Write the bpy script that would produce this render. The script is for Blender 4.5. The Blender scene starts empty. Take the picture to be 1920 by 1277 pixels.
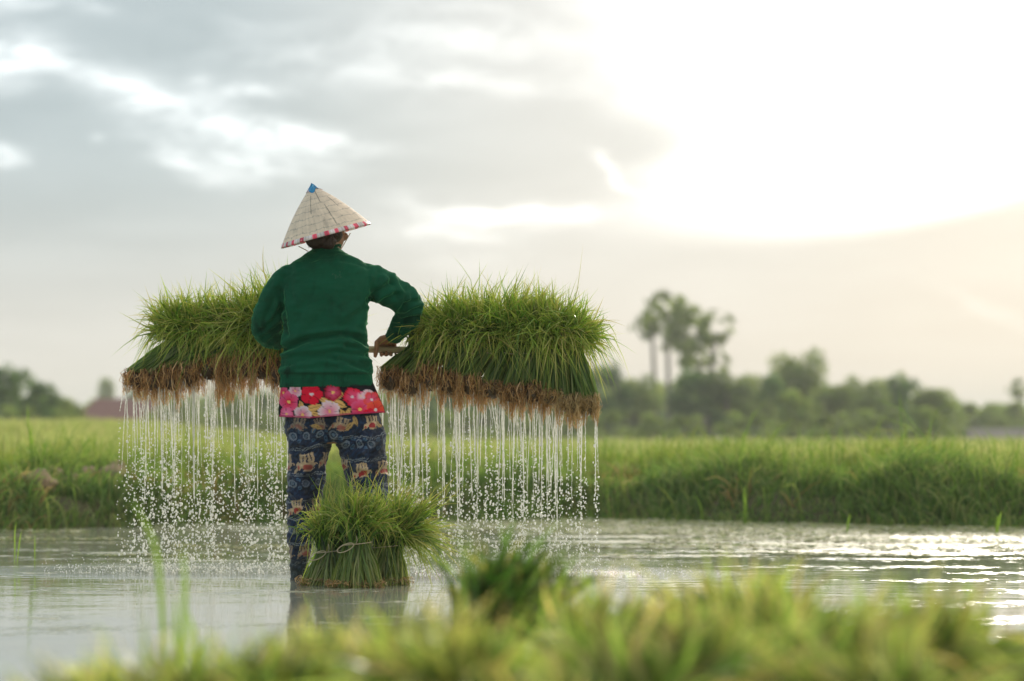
import bpy, math, random
import numpy as np
from mathutils import Vector
R = math.radians
sc = bpy.context.scene
C = sc.collection
random.seed(5)
rng = np.random.default_rng(11)

# ------------------------------------------------------------------ camera
F = 4533.0            # focal length in photo pixels (photo 1920 wide), 85 mm lens
HOR = 815.0           # photo row of the horizon
CH = 0.594            # camera height above the water
cam_d = bpy.data.cameras.new('camera')
cam = bpy.data.objects.new('camera', cam_d); C.objects.link(cam)
cam.location = (0, 0, CH); cam.rotation_euler = (R(90), 0, 0)
cam_d.lens = 85; cam_d.sensor_width = 36
cam_d.shift_y = (HOR - 638.5) / 1920
cam_d.clip_start = 0.1; cam_d.clip_end = 5000
cam_d.dof.use_dof = True; cam_d.dof.focus_distance = 9.75; cam_d.dof.aperture_fstop = 2.1
cam_d.dof.aperture_blades = 0
sc.camera = cam

# ------------------------------------------------------------------ view
sc.view_settings.view_transform = 'Standard'
sc.view_settings.look = 'None'
sc.view_settings.gamma = 1; sc.view_settings.exposure = 0.0
sc.view_settings.use_curve_mapping = False
sc.render.engine = 'CYCLES'
sc.cycles.use_denoising = True
sc.cycles.max_bounces = 8; sc.cycles.diffuse_bounces = 3; sc.cycles.glossy_bounces = 3
sc.cycles.transmission_bounces = 5; sc.cycles.transparent_max_bounces = 6
sc.cycles.volume_bounces = 1
sc.cycles.caustics_reflective = False; sc.cycles.caustics_refractive = False
sc.cycles.sample_clamp_indirect = 6

SUN_EL, SUN_AZ = 17.0, 13.0        # degrees above horizon, degrees right of the view axis

# ------------------------------------------------------------------ world: thin broken cloud over a low sun
wd = bpy.data.worlds.new("World"); sc.world = wd; wd.use_nodes = True
nt = wd.node_tree; N = nt.nodes; L = nt.links
N.clear()
def nd(t, **k):
    n = N.new(t)
    for a, b in k.items(): setattr(n, a, b)
    return n
def mth(op, a, b=None, c=None, clamp=False):
    n = nd('ShaderNodeMath', operation=op); n.use_clamp = clamp
    for i, v in enumerate((a, b, c)):
        if v is None: continue
        if isinstance(v, (int, float)): n.inputs[i].default_value = v
        else: L.new(v, n.inputs[i])
    return n.outputs[0]
def mrange(v, a, b, c=0.0, d=1.0, smooth=True):
    n = nd('ShaderNodeMapRange'); n.interpolation_type = 'SMOOTHSTEP' if smooth else 'LINEAR'
    L.new(v, n.inputs['Value'])
    for k, x in zip(('From Min', 'From Max', 'To Min', 'To Max'), (a, b, c, d)): n.inputs[k].default_value = x
    return n.outputs['Result']
def mixc(f, a, b):
    n = nd('ShaderNodeMix', data_type='RGBA')
    if isinstance(f, (int, float)): n.inputs[0].default_value = f
    else: L.new(f, n.inputs[0])
    for i, v in ((6, a), (7, b)):
        if isinstance(v, tuple): n.inputs[i].default_value = (*v, 1)
        else: L.new(v, n.inputs[i])
    return n.outputs[2]
tc = nd('ShaderNodeTexCoord')
sep = nd('ShaderNodeSeparateXYZ'); L.new(tc.outputs['Generated'], sep.inputs[0])
az = mth('ARCTAN2', sep.outputs[0], sep.outputs[1])
el = mth('ARCSINE', sep.outputs[2])
X0 = mth('MULTIPLY_ADD', az, F, 960.0)      # direction in units of 1/4533 radian
Y0 = mth('MULTIPLY_ADD', el, -F, HOR)
cmb = nd('ShaderNodeCombineXYZ'); L.new(X0, cmb.inputs[0]); L.new(Y0, cmb.inputs[1])
# wispy warp
mp = nd('ShaderNodeMapping'); mp.inputs['Scale'].default_value = (1/300, 1/95, 1); mp.inputs['Rotation'].default_value = (0, 0, R(-8)); L.new(cmb.outputs[0], mp.inputs[0])
n1 = nd('ShaderNodeTexNoise'); n1.inputs['Scale'].default_value = 1.0; n1.inputs['Detail'].default_value = 5; n1.inputs['Roughness'].default_value = .5; L.new(mp.outputs[0], n1.inputs['Vector'])
vs = nd('ShaderNodeVectorMath', operation='SUBTRACT'); L.new(n1.outputs['Color'], vs.inputs[0]); vs.inputs[1].default_value = (.5, .5, .5)
vm = nd('ShaderNodeVectorMath', operation='MULTIPLY'); L.new(vs.outputs[0], vm.inputs[0]); vm.inputs[1].default_value = (190, 95, 0)
va = nd('ShaderNodeVectorMath', operation='ADD'); L.new(cmb.outputs[0], va.inputs[0]); L.new(vm.outputs[0], va.inputs[1])
warped = va.outputs[0]
def blob(cx, cy, rx, ry, rot, src=None, power=1.0):
    m = nd('ShaderNodeMapping', vector_type='TEXTURE'); L.new(src or warped, m.inputs[0])
    m.inputs['Location'].default_value = (cx, cy, 0); m.inputs['Rotation'].default_value = (0, 0, R(rot)); m.inputs['Scale'].default_value = (rx, ry, 1)
    l = nd('ShaderNodeVectorMath', operation='DOT_PRODUCT'); L.new(m.outputs[0], l.inputs[0]); L.new(m.outputs[0], l.inputs[1])
    return mth('POWER', 0.37, l.outputs['Value'])
def addblobs(acc, lst):
    for cx, cy, rx, ry, rot, amp in lst:
        acc = mth('MULTIPLY_ADD', blob(cx, cy, rx, ry, rot), amp, acc)
    return acc
# cloud brightness from streaks and patches
white = addblobs(0.0, [
    (20, 20, 75, 28, 0, .42), (165, 35, 40, 16, 15, .25), (60, 120, 90, 38, 10, .60), (10, 150, 50, 40, 0, .4), (240, 190, 120, 30, 28, .50),
    (400, 235, 150, 45, 18, .34), (560, 265, 130, 20, 2, .62), (480, 315, 130, 22, 3, .42), (380, 325, 110, 22, 22, .30), (490, 187, 60, 13, 0, .42), (370, 170, 30, 18, 0, .3),
    (15, 305, 30, 13, 5, .45), (190, 278, 20, 10, 0, .2), (560, 110, 260, 60, 0, .08), (700, 130, 260, 70, -4, .10), (900, 80, 240, 30, 4, .20), (900, 150, 240, 20, 5, .22), (820, 20, 200, 18, 3, .14), (480, 60, 60, 20, 0, .10),
    (920, 400, 170, 22, 4, .45), (860, 440, 110, 24, 3, .30), (1145, 330, 55, 9, 32, .45), (1010, 395, 150, 12, 2, .3),
    (900, 500, 180, 20, 2, .10), (1850, 590, 110, 16, 25, .10)])
dark = addblobs(0.0, [(1040, 262, 240, 66, 3, .78), (1090, 312, 200, 46, -6, .62), (1000, 225, 160, 30, 4, .35), (1090, 50, 140, 14, 0, .25), (1080, 90, 120, 12, 3, .2)])
# veil lit by the sun, cut off below by the edge of the lower cloud bank
dx = mth('MAXIMUM', mth('SUBTRACT', X0, 1380.0), 0.0)
edge = mth('SUBTRACT', 425.0, mth('MULTIPLY', mth('MULTIPLY', dx, dx), 0.00028))
sw = nd('ShaderNodeSeparateXYZ'); L.new(warped, sw.inputs[0])
Yw = mth('ADD', mth('MULTIPLY', sw.outputs[1], .3), mth('MULTIPLY', Y0, .7))
above = mrange(mth('SUBTRACT', edge, Yw), -52, 48)
veil = mrange(mth('ADD', sw.outputs[0], mth('MULTIPLY', Y0, -0.22)), 970, 1590)
sunw = blob(1750, 60, 900, 620, 0, cmb.outputs[0])
backl = mth('POWER', mth('MAXIMUM', mth('COSINE', mth('MULTIPLY', mth('SUBTRACT', az, R(SUN_AZ)), .5)), 0.0), 2.0)
veil2 = mth('MULTIPLY', veil, mth('MULTIPLY', above, mrange(az, R(30), R(75), 1, 0)))
glow = mth('MULTIPLY', veil2, mth('MULTIPLY_ADD', sunw, 2.5, 0.30))
glow = mth('MULTIPLY', glow, mth('SUBTRACT', 1.0, mth('MULTIPLY', dark, .95), clamp=True))
n2m = nd('ShaderNodeMapping'); n2m.inputs['Scale'].default_value = (1/520, 1/110, 1); n2m.inputs['Location'].default_value = (3.1, 1.7, 0); L.new(cmb.outputs[0], n2m.inputs[0])
n2 = nd('ShaderNodeTexNoise'); n2.inputs['Scale'].default_value = 1.0; n2.inputs['Detail'].default_value = 6; L.new(n2m.outputs[0], n2.inputs['Vector'])
soft = mrange(n2.outputs['Fac'], .3, .75, -.035, .05)
# base colour of the cloud layer by height and side
low = mrange(Y0, 250, 760)
side = mrange(X0, 330, 1150)
colL = mixc(low, (0.405, 0.500, 0.545), (0.675, 0.675, 0.665))
colR = mixc(low, (0.690, 0.710, 0.700), (0.650, 0.645, 0.632))
warm = mixc(mth('MULTIPLY', mrange(X0, 1350, 2000), mrange(Y0, 900, 380)), (0, 0, 0), (0.10, 0.065, 0.02))
base = mixc(side, colL, colR)
addw = nd('ShaderNodeVectorMath', operation='ADD'); L.new(base, addw.inputs[0]); L.new(warm, addw.inputs[1])
n3m = nd('ShaderNodeMapping'); n3m.inputs['Scale'].default_value = (1/85, 1/34, 1); n3m.inputs['Rotation'].default_value = (0, 0, R(-6)); L.new(warped, n3m.inputs[0])
n3 = nd('ShaderNodeTexNoise'); n3.inputs['Scale'].default_value = 1.0; n3.inputs['Detail'].default_value = 7; n3.inputs['Roughness'].default_value = .55; L.new(n3m.outputs[0], n3.inputs['Vector'])
white = mth('MULTIPLY', white, mrange(n3.outputs['Fac'], .30, .68, .35, 1.35))
s1 = mth('ADD', mth('ADD', white, soft), glow)
lt = nd('ShaderNodeVectorMath', operation='SCALE'); lt.inputs[0].default_value = (1.0, .993, .975); L.new(s1, lt.inputs['Scale'])
allc = nd('ShaderNodeVectorMath', operation='ADD'); L.new(addw.outputs[0], allc.inputs[0]); L.new(lt.outputs[0], allc.inputs[1])
# added front fill: cloud layer brightened beside and behind the camera
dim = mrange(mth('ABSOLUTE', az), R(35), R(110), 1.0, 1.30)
fill2 = mth('MULTIPLY', dim, mrange(el, R(15), R(60), 1.0, 1.0))
fillc = nd('ShaderNodeVectorMath', operation='SCALE'); L.new(allc.outputs[0], fillc.inputs[0]); L.new(fill2, fillc.inputs['Scale'])
bgc = nd('ShaderNodeBackground'); L.new(fillc.outputs[0], bgc.inputs[0]); bgc.inputs[1].default_value = 0.99
sky = nd('ShaderNodeTexSky'); sky.sky_type = 'NISHITA'; sky.sun_disc = False
sky.sun_elevation = R(SUN_EL); sky.sun_rotation = R(SUN_AZ)
bgs = nd('ShaderNodeBackground'); L.new(sky.outputs[0], bgs.inputs[0]); bgs.inputs[1].default_value = 0.008
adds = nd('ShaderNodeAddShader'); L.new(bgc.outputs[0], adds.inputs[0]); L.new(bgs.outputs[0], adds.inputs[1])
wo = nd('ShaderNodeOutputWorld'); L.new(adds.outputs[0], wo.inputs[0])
wd.cycles.sampling_method = 'MANUAL'; wd.cycles.sample_map_resolution = 1024

# ------------------------------------------------------------------ sun
sd = bpy.data.lights.new('sun', 'SUN'); sd.energy = 2.6; sd.angle = R(5.0); sd.color = (1.0, .90, .74)
so = bpy.data.objects.new('sun', sd); C.objects.link(so)
sdir = Vector((math.sin(R(SUN_AZ)) * math.cos(R(SUN_EL)), math.cos(R(SUN_AZ)) * math.cos(R(SUN_EL)), math.sin(R(SUN_EL))))
so.rotation_euler = (-sdir).to_track_quat('-Z', 'Y').to_euler(); so.location = (5, 20, 12)

# ------------------------------------------------------------------ helpers
def W(px, py, d):
    """point on the sight line of a photo pixel at distance d"""
    return np.array([(px - 960) / F * d, d, CH + (HOR - py) / F * d])
def Wv(px, py, d):
    px = np.asarray(px, float); return np.stack([(px - 960) / F * d, np.broadcast_to(d, px.shape) * 1.0, CH + (HOR - np.asarray(py)) / F * d], -1)
def PX(v): return 960 + F * v[:, 0] / v[:, 1]
def PY(v): return HOR - F * (v[:, 2] - CH) / v[:, 1]
def sst(a, b, x):
    t = np.clip((np.asarray(x, float) - a) / (b - a), 0, 1); return t * t * (3 - 2 * t)
_wv = {}
def fbm(p, scale, seed=0, oct=4, rough=.5):
    """sum of random plane waves, about -1..1"""
    p = np.asarray(p, float)
    out = np.zeros(p.shape[:-1]); amp = 1; tot = 0
    for o in range(oct):
        key = (seed, o, p.shape[-1])
        if key not in _wv:
            r = np.random.default_rng(seed * 31 + o * 7 + 1)
            k = r.normal(size=(7, p.shape[-1])); k /= np.linalg.norm(k, axis=1, keepdims=True); k *= r.uniform(.7, 1.4, (7, 1))
            _wv[key] = (k, r.uniform(0, 6.28, 7))
        k, ph = _wv[key]
        for i in range(7):
            out += amp * np.sin((p * (2 ** o) / scale) @ k[i] * 6.28 + ph[i]) / 3.2
        tot += amp; amp *= rough
    return out / tot
def mesh(name, V, Fc, mat=None, parent=None, smooth=True, col=None, mat_idx=None, local=None):
    """V (n,3); Fc list of (m,k) index arrays. parent given: V are world coords, converted to the parent's space"""
    V = np.asarray(V, float)
    if isinstance(Fc, np.ndarray): Fc = [Fc]
    me = bpy.data.meshes.new(name)
    me.vertices.add(len(V)); me.vertices.foreach_set('co', V.astype(np.float32).ravel())
    nl = sum(f.size for f in Fc); npy = sum(len(f) for f in Fc)
    me.loops.add(nl); me.loops.foreach_set('vertex_index', np.concatenate([f.ravel() for f in Fc]).astype(np.int32))
    me.polygons.add(npy)
    ls = []; s = 0
    for f in Fc:
        ls.append(s + np.arange(len(f)) * f.shape[1]); s += f.size
    me.polygons.foreach_set('loop_start', np.concatenate(ls).astype(np.int32))
    me.polygons.foreach_set('use_smooth', np.full(npy, smooth))
    me.update(calc_edges=True)
    if col is not None:
        a = me.attributes.new('Col', 'FLOAT_COLOR', 'POINT')
        c4 = np.ones((len(V), 4), np.float32); c4[:, :3] = col; a.data.foreach_set('color', c4.ravel())
    if mat: me.materials.append(mat)
    o = bpy.data.objects.new(name, me); C.objects.link(o)
    if parent is not None: adopt(o, parent)
    return o
def adopt(o, p):
    """parent keeping the world placement (parents here are only translated/rotated empties)"""
    o.parent = p
    o.matrix_parent_inverse = world_of(p).inverted()
def world_of(p):
    from mathutils import Matrix
    m = Matrix.LocRotScale(p.location, p.rotation_euler, p.scale)
    if p.parent is not None: m = world_of(p.parent) @ p.matrix_parent_inverse @ m
    return m
def empty(name, loc, label, cat, group=None):
    o = bpy.data.objects.new(name, None); C.objects.link(o); o.location = tuple(loc); o.empty_display_size = .05
    o['label'] = label; o['category'] = cat
    if group: o['group'] = group
    return o
def tag(o, label=None, cat=None, group=None, kind=None):
    for k, v in (('label', label), ('category', cat), ('group', group), ('kind', kind)):
        if v: o[k] = v
    return o
def copy_tree(o, parent=None):
    c = o.copy(); C.objects.link(c); c.parent = parent
    if parent is not None: c.matrix_parent_inverse = o.matrix_parent_inverse.copy()
    for ch in list(o.children): copy_tree(ch, c)
    return c
def material(name):
    m = bpy.data.materials.new(name); m.use_nodes = True
    return m, m.node_tree, m.node_tree.nodes['Principled BSDF']
def plain(name, color, rough=.7, spec=.3, noise=None, bump=None, sheen=0, metallic=0):
    m, t, p = material(name)
    p.inputs['Base Color'].default_value = (*color, 1); p.inputs['Roughness'].default_value = rough
    p.inputs['Specular IOR Level'].default_value = spec; p.inputs['Metallic'].default_value = metallic
    if sheen: p.inputs['Sheen Weight'].default_value = sheen; p.inputs['Sheen Tint'].default_value = (*[min(1, c * 5 + .05) for c in color], 1)
    co = t.nodes.new('ShaderNodeTexCoord')
    if noise:
        n = t.nodes.new('ShaderNodeTexNoise'); n.inputs['Scale'].default_value = noise[0]; n.inputs['Detail'].default_value = 6
        t.links.new(co.outputs['Object'], n.inputs['Vector'])
        r = t.nodes.new('ShaderNodeValToRGB'); t.links.new(n.outputs['Fac'], r.inputs[0])
        a = noise[1]
        r.color_ramp.elements[0].position = .3; r.color_ramp.elements[1].position = .7
        r.color_ramp.elements[0].color = (*[c * (1 - a) for c in color], 1); r.color_ramp.elements[1].color = (*[min(1, c * (1 + a)) for c in color], 1)
        t.links.new(r.outputs[0], p.inputs['Base Color'])
    if bump:
        n = t.nodes.new('ShaderNodeTexNoise'); n.inputs['Scale'].default_value = bump[0]; n.inputs['Detail'].default_value = 4
        t.links.new(co.outputs['Object'], n.inputs['Vector'])
        b = t.nodes.new('ShaderNodeBump'); b.inputs['Distance'].default_value = bump[1]; b.inputs['Strength'].default_value = 1
        t.links.new(n.outputs['Fac'], b.inputs['Height']); t.links.new(b.outputs[0], p.inputs['Normal'])
    return m
def attr_mat(name, rough=.6, spec=.3, transl=0.0, tint=(1.5, 1.6, .8), sheen=0, bump=None):
    m, t, p = material(name)
    a = t.nodes.new('ShaderNodeAttribute'); a.attribute_name = 'Col'
    t.links.new(a.outputs['Color'], p.inputs['Base Color'])
    p.inputs['Roughness'].default_value = rough; p.inputs['Specular IOR Level'].default_value = spec
    if sheen: p.inputs['Sheen Weight'].default_value = sheen
    if bump:
        co = t.nodes.new('ShaderNodeTexCoord'); n = t.nodes.new('ShaderNodeTexNoise'); n.inputs['Scale'].default_value = bump[0]
        t.links.new(co.outputs['Object'], n.inputs['Vector'])
        b = t.nodes.new('ShaderNodeBump'); b.inputs['Distance'].default_value = bump[1]
        t.links.new(n.outputs['Fac'], b.inputs['Height']); t.links.new(b.outputs[0], p.inputs['Normal'])
    if transl:
        tr = t.nodes.new('ShaderNodeBsdfTranslucent')
        mx = t.nodes.new('ShaderNodeVectorMath'); mx.operation = 'MULTIPLY'; mx.inputs[1].default_value = tint
        t.links.new(a.outputs['Color'], mx.inputs[0]); t.links.new(mx.outputs[0], tr.inputs['Color'])
        ms = t.nodes.new('ShaderNodeMixShader'); ms.inputs[0].default_value = transl
        t.links.new(p.outputs[0], ms.inputs[1]); t.links.new(tr.outputs[0], ms.inputs[2])
        t.links.new(ms.outputs[0], t.nodes['Material Output'].inputs['Surface'])
    return m
def catmull(ctrl, K):
    """ctrl (N,M,3) -> (N,K+1,3)"""
    Nn, M, _ = ctrl.shape
    e = np.concatenate([2 * ctrl[:, :1] - ctrl[:, 1:2], ctrl, 2 * ctrl[:, -1:] - ctrl[:, -2:-1]], 1)
    t = np.linspace(0, M - 1 - 1e-6, K + 1); i = t.astype(int); f = (t - i)[None, :, None]
    p0, p1, p2, p3 = e[:, i], e[:, i + 1], e[:, i + 2], e[:, i + 3]
    return .5 * (2 * p1 + (p2 - p0) * f + (2 * p0 - 5 * p1 + 4 * p2 - p3) * f ** 2 + (3 * p1 - p0 - 3 * p2 + p3) * f ** 3)
def ribbons(ctrl, w, K, c0, c1, side=None, prof=None, cm=None, r=rng):
    """flat tapering ribbons along curves; returns V, F, colours"""
    B = catmull(ctrl, K); Nn = len(B)
    T = np.gradient(B, axis=1); T /= np.linalg.norm(T, axis=2, keepdims=True) + 1e-9
    if side is None: side = r.normal(size=(Nn, 3))
    S = np.cross(T, side[:, None, :]); S /= np.linalg.norm(S, axis=2, keepdims=True) + 1e-9
    t = np.linspace(0, 1, K + 1)
    pr = (np.minimum(1, .55 + t * 1.2) * (1 - t ** 3)) if prof is None else prof(t)
    hw = (np.asarray(w)[:, None] * pr[None, :] * .5)[..., None]
    V = np.stack([B - S * hw, B + S * hw], 2).reshape(-1, 3)
    i = np.arange(Nn)[:, None] * (2 * (K + 1)) + 2 * np.arange(K)[None, :]
    Fq = np.stack([i, i + 1, i + 3, i + 2], -1).reshape(-1, 4)
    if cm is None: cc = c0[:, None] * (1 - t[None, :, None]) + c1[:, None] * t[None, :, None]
    else:
        a = np.clip(t * 2, 0, 1)[None, :, None]; b = (np.clip(t * 2 - 1, 0, 1) ** 1.4)[None, :, None]
        cc = (c0[:, None] * (1 - a) + cm[:, None] * a) * (1 - b) + c1[:, None] * b
    col = np.repeat(cc[:, :, None], 2, 2).reshape(-1, 3)
    return V, Fq, col
def tube(path, rad, seg=8, caps=True, flat=None):
    """tube along path (n,3); rad scalar or (n,) ; returns V, [F]"""
    P = np.asarray(path, float); n = len(P); rad = np.broadcast_to(np.asarray(rad, float), (n,))
    T = np.gradient(P, axis=0); T /= np.linalg.norm(T, axis=1, keepdims=True) + 1e-9
    ref = np.array([0, 1, 0.]) if abs(T[:, 1]).mean() < .8 else np.array([1., 0, 0])
    A = np.cross(T, ref); A /= np.linalg.norm(A, axis=1, keepdims=True) + 1e-9
    Bn = np.cross(T, A)
    th = np.linspace(0, 2 * np.pi, seg, endpoint=False)
    V = P[:, None] + rad[:, None, None] * (A[:, None] * np.cos(th)[None, :, None] + Bn[:, None] * np.sin(th)[None, :, None])
    V = V.reshape(-1, 3)
    i = np.arange(n - 1)[:, None] * seg; j = np.arange(seg)[None, :]; j2 = (j + 1) % seg
    Fq = np.stack([i + j, i + j2, i + seg + j2, i + seg + j], -1).reshape(-1, 4)
    out = [Fq]
    if caps:
        V = np.vstack([V, P[0], P[-1]]); a = len(V) - 2
        jj = np.arange(seg)
        out.append(np.stack([np.full(seg, a), (jj + 1) % seg, jj], -1))
        out.append(np.stack([np.full(seg, a + 1), (n - 1) * seg + jj, (n - 1) * seg + (jj + 1) % seg], -1))
    return V, out
def join(parts):
    """parts: list of (V, [F...]) -> V, [quads, tris]"""
    Vs, q, t, s = [], [], [], 0
    for V, Fs in parts:
        if isinstance(Fs, np.ndarray): Fs = [Fs]
        for f in Fs: (q if f.shape[1] == 4 else t).append(f + s)
        Vs.append(V); s += len(V)
    return np.vstack(Vs), [np.vstack(x) for x in (q, t) if x]
def ellip(c, r, seg=24, rings=14):
    th = np.linspace(0, 2 * np.pi, seg, endpoint=False); ph = np.linspace(0, np.pi, rings + 1)[1:-1]
    V = np.stack([np.sin(ph)[:, None] * np.cos(th), np.sin(ph)[:, None] * np.sin(th), np.cos(ph)[:, None] + 0 * th], -1).reshape(-1, 3)
    V = np.vstack([V, [0, 0, 1], [0, 0, -1]]) * np.asarray(r) + np.asarray(c)
    n = rings - 1; i = np.arange(n - 1)[:, None] * seg; j = np.arange(seg)[None]; j2 = (j + 1) % seg
    q = np.stack([i + j, i + seg + j, i + seg + j2, i + j2], -1).reshape(-1, 4)
    jj = np.arange(seg)
    return V, [q, np.stack([np.full(seg, n * seg), jj, (jj + 1) % seg], -1), np.stack([np.full(seg, n * seg + 1), (n - 1) * seg + (jj + 1) % seg, (n - 1) * seg + jj], -1)]
def loft(rows, seg=40, ex=2.3, caps=True):
    """rows of (cx, cy, z, rx, ry): closed stack of rounded sections"""
    th = np.linspace(0, 2 * np.pi, seg, endpoint=False)
    c, s = np.cos(th), np.sin(th)
    ux = np.sign(c) * np.abs(c) ** (2 / ex); uy = np.sign(s) * np.abs(s) ** (2 / ex)
    V = np.vstack([np.stack([cx + rx * ux, cy + ry * uy, z + 0 * th], -1) for cx, cy, z, rx, ry in rows])
    n = len(rows); i = np.arange(n - 1)[:, None] * seg; j = np.arange(seg)[None]; j2 = (j + 1) % seg
    Fs = [np.stack([i + j, i + j2, i + seg + j2, i + seg + j], -1).reshape(-1, 4)]
    if caps:
        V = np.vstack([V, [rows[0][0], rows[0][1], rows[0][2]], [rows[-1][0], rows[-1][1], rows[-1][2]]]); a = len(V) - 2; jj = np.arange(seg)
        Fs += [np.stack([np.full(seg, a), (jj + 1) % seg, jj], -1), np.stack([np.full(seg, a + 1), (n - 1) * seg + jj, (n - 1) * seg + (jj + 1) % seg], -1)]
    return V, Fs
def arr(me):
    V = np.empty(len(me.vertices) * 3, np.float32); me.vertices.foreach_get('co', V)
    Nn = np.empty(len(me.vertices) * 3, np.float32); me.vertices.foreach_get('normal', Nn)
    E = np.empty(len(me.edges) * 2, np.int32); me.edges.foreach_get('vertices', E)
    return V.reshape(-1, 3).astype(float), Nn.reshape(-1, 3).astype(float), E.reshape(-1, 2)
def remesh(parts, voxel, smooth):
    """union of closed shapes as one continuous skin, then relaxed"""
    V, Fs = join(parts)
    o = mesh('tmp', V, Fs); m = o.modifiers.new('r', 'REMESH'); m.mode = 'VOXEL'; m.voxel_size = voxel
    dg = bpy.context.evaluated_depsgraph_get(); dg.update()
    me = bpy.data.meshes.new_from_object(o.evaluated_get(dg))
    bpy.data.objects.remove(o)
    v, n, e = arr(me)
    cnt = np.bincount(e.ravel(), minlength=len(v))[:, None] + 1e-9
    for it in range(smooth):
        a = np.zeros_like(v)
        for k in range(3):
            a[:, k] = np.bincount(e[:, 0], v[e[:, 1], k], len(v)) + np.bincount(e[:, 1], v[e[:, 0], k], len(v))
        f = .6 if it % 2 == 0 else (-.35 if it < smooth - 2 else .5)
        v = v + f * (a / cnt - v)
    me.vertices.foreach_set('co', v.astype(np.float32).ravel()); me.update()
    return me
def skin_obj(name, me, mat, parent, disp=None, colf=None):
    v, n, e = arr(me)
    if disp is not None:
        v = v + n * disp(v, n)[:, None]; me.vertices.foreach_set('co', v.astype(np.float32).ravel()); me.update()
    if colf is not None:
        a = me.attributes.new('Col', 'FLOAT_COLOR', 'POINT'); c4 = np.ones((len(v), 4), np.float32); c4[:, :3] = colf(v, n); a.data.foreach_set('color', c4.ravel())
    me.polygons.foreach_set('use_smooth', np.ones(len(me.polygons), bool))
    me.materials.clear(); me.materials.append(mat)
    o = bpy.data.objects.new(name, me); C.objects.link(o); me.name = name
    adopt(o, parent); return o
def polydist(px, py, pts):
    d = np.full(px.shape, 1e9)
    for (x0, y0), (x1, y1) in zip(pts[:-1], pts[1:]):
        vx, vy = x1 - x0, y1 - y0
        t = np.clip(((px - x0) * vx + (py - y0) * vy) / (vx * vx + vy * vy + 1e-9), 0, 1)
        d = np.minimum(d, np.hypot(px - x0 - t * vx, py - y0 - t * vy))
    return d
def smoothpts(p, k=6):
    return catmull(np.array([[(*q, 0) for q in p]], float), k * (len(p) - 1))[0][:, :2]
LEAF = attr_mat('leaf_blade', .38, .5, .40, (1.9, 2.0, .9))
GRASS = attr_mat('field_grass', .55, .3, .45, (1.7, 1.8, .9))
ROOTM = attr_mat('wet_roots', .35, .5, .15, (1.4, 1.2, .8))
CROWN = attr_mat('tree_leaves', .6, .3, .45, (1.7, 1.75, .9))

# ------------------------------------------------------------------ ground
EX = np.array([-40, -6, -3.13, -2.45, -1.44, .52, 1.9, 3.15, 7, 40.]); EY = np.array([13, 13.8, 14.8, 15.4, 16.3, 16.8, 16.0, 15.2, 14.6, 13])
def edge_y(x): return np.interp(x, EX, EY) + .10 * np.sin(x * 2.3) + .05 * np.sin(x * 6.1 + 1)
def ground_h(x, y):
    e = y - edge_y(x)
    h = -.18 + .38 * sst(-.1, .55, e) + .06 * sst(.6, 2.5, e)
    h = h + sst(.2, 3, e) * .07 * fbm(np.stack([x, y], -1), 2.6, 3, 3)
    u = x / np.maximum(y, 1)
    h = h + .42 * sst(-.07, -.17, u) * sst(22, 60, y) * (1 - .5 * sst(90, 250, y))
    h = h - .16 * sst(-.10, -.02, u) * sst(18, 34, y)
    return h
def grid(xs, ys):
    X, Y = np.meshgrid(xs, ys); V = np.stack([X, Y, X * 0], -1)
    n, m = len(ys), len(xs); i = np.arange(n - 1)[:, None] * m; j = np.arange(m - 1)[None]
    return V, np.stack([i + j, i + j + 1, i + m + j + 1, i + m + j], -1).reshape(-1, 4)
xs = np.concatenate([-np.geomspace(1500, 9, 26), np.linspace(-8, 8, 130), np.geomspace(9, 1500, 26)])
ys = np.concatenate([[-1500, -400, -100, -30, -8, 0, 6, 12], np.linspace(13, 20, 70), np.geomspace(20.5, 2500, 70)])
V, Fq = grid(xs, ys)
V[..., 2] = np.where(V[..., 1] > 12.5, ground_h(V[..., 0], V[..., 1]), -.18)
m, t, p = material('earth'); co = t.nodes.new('ShaderNodeTexCoord')
n = t.nodes.new('ShaderNodeTexNoise'); n.inputs['Scale'].default_value = 1.6; n.inputs['Detail'].default_value = 8; t.links.new(co.outputs['Object'], n.inputs['Vector'])
r_ = t.nodes.new('ShaderNodeValToRGB'); t.links.new(n.outputs['Fac'], r_.inputs[0])
r_.color_ramp.elements[0].color = (.035, .045, .015, 1); r_.color_ramp.elements[0].position = .35; r_.color_ramp.elements[1].color = (.13, .11, .05, 1); r_.color_ramp.elements[1].position = .7
t.links.new(r_.outputs[0], p.inputs['Base Color']); p.inputs['Roughness'].default_value = .9
tag(mesh('ground', V.reshape(-1, 3), Fq, m), kind='structure')

# ------------------------------------------------------------------ water
m, t, p = material('pond_water')
p.inputs['Roughness'].default_value = .045; p.inputs['IOR'].default_value = 1.8
co = t.nodes.new('ShaderNodeTexCoord')
def tn(ty, **k):
    q = t.nodes.new(ty)
    for a, b in k.items(): setattr(q, a, b)
    return q
def tmath(op, a, b=None, c=None):
    q = tn('ShaderNodeMath', operation=op)
    for i, v in enumerate((a, b, c)):
        if v is None: continue
        if isinstance(v, (int, float)): q.inputs[i].default_value = v
        else: t.links.new(v, q.inputs[i])
    return q.outputs[0]
def tnoise(scale, detail, mapscale=(1, 1, 1), loc=(0, 0, 0)):
    mp_ = tn('ShaderNodeMapping'); mp_.inputs['Scale'].default_value = mapscale; mp_.inputs['Location'].default_value = loc
    t.links.new(co.outputs['Object'], mp_.inputs[0]); q = tn('ShaderNodeTexNoise'); q.inputs['Scale'].default_value = scale; q.inputs['Detail'].default_value = detail
    t.links.new(mp_.outputs[0], q.inputs['Vector']); return q.outputs['Fac']
mud = tnoise(1.3, 6, (1, .6, 1))
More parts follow.
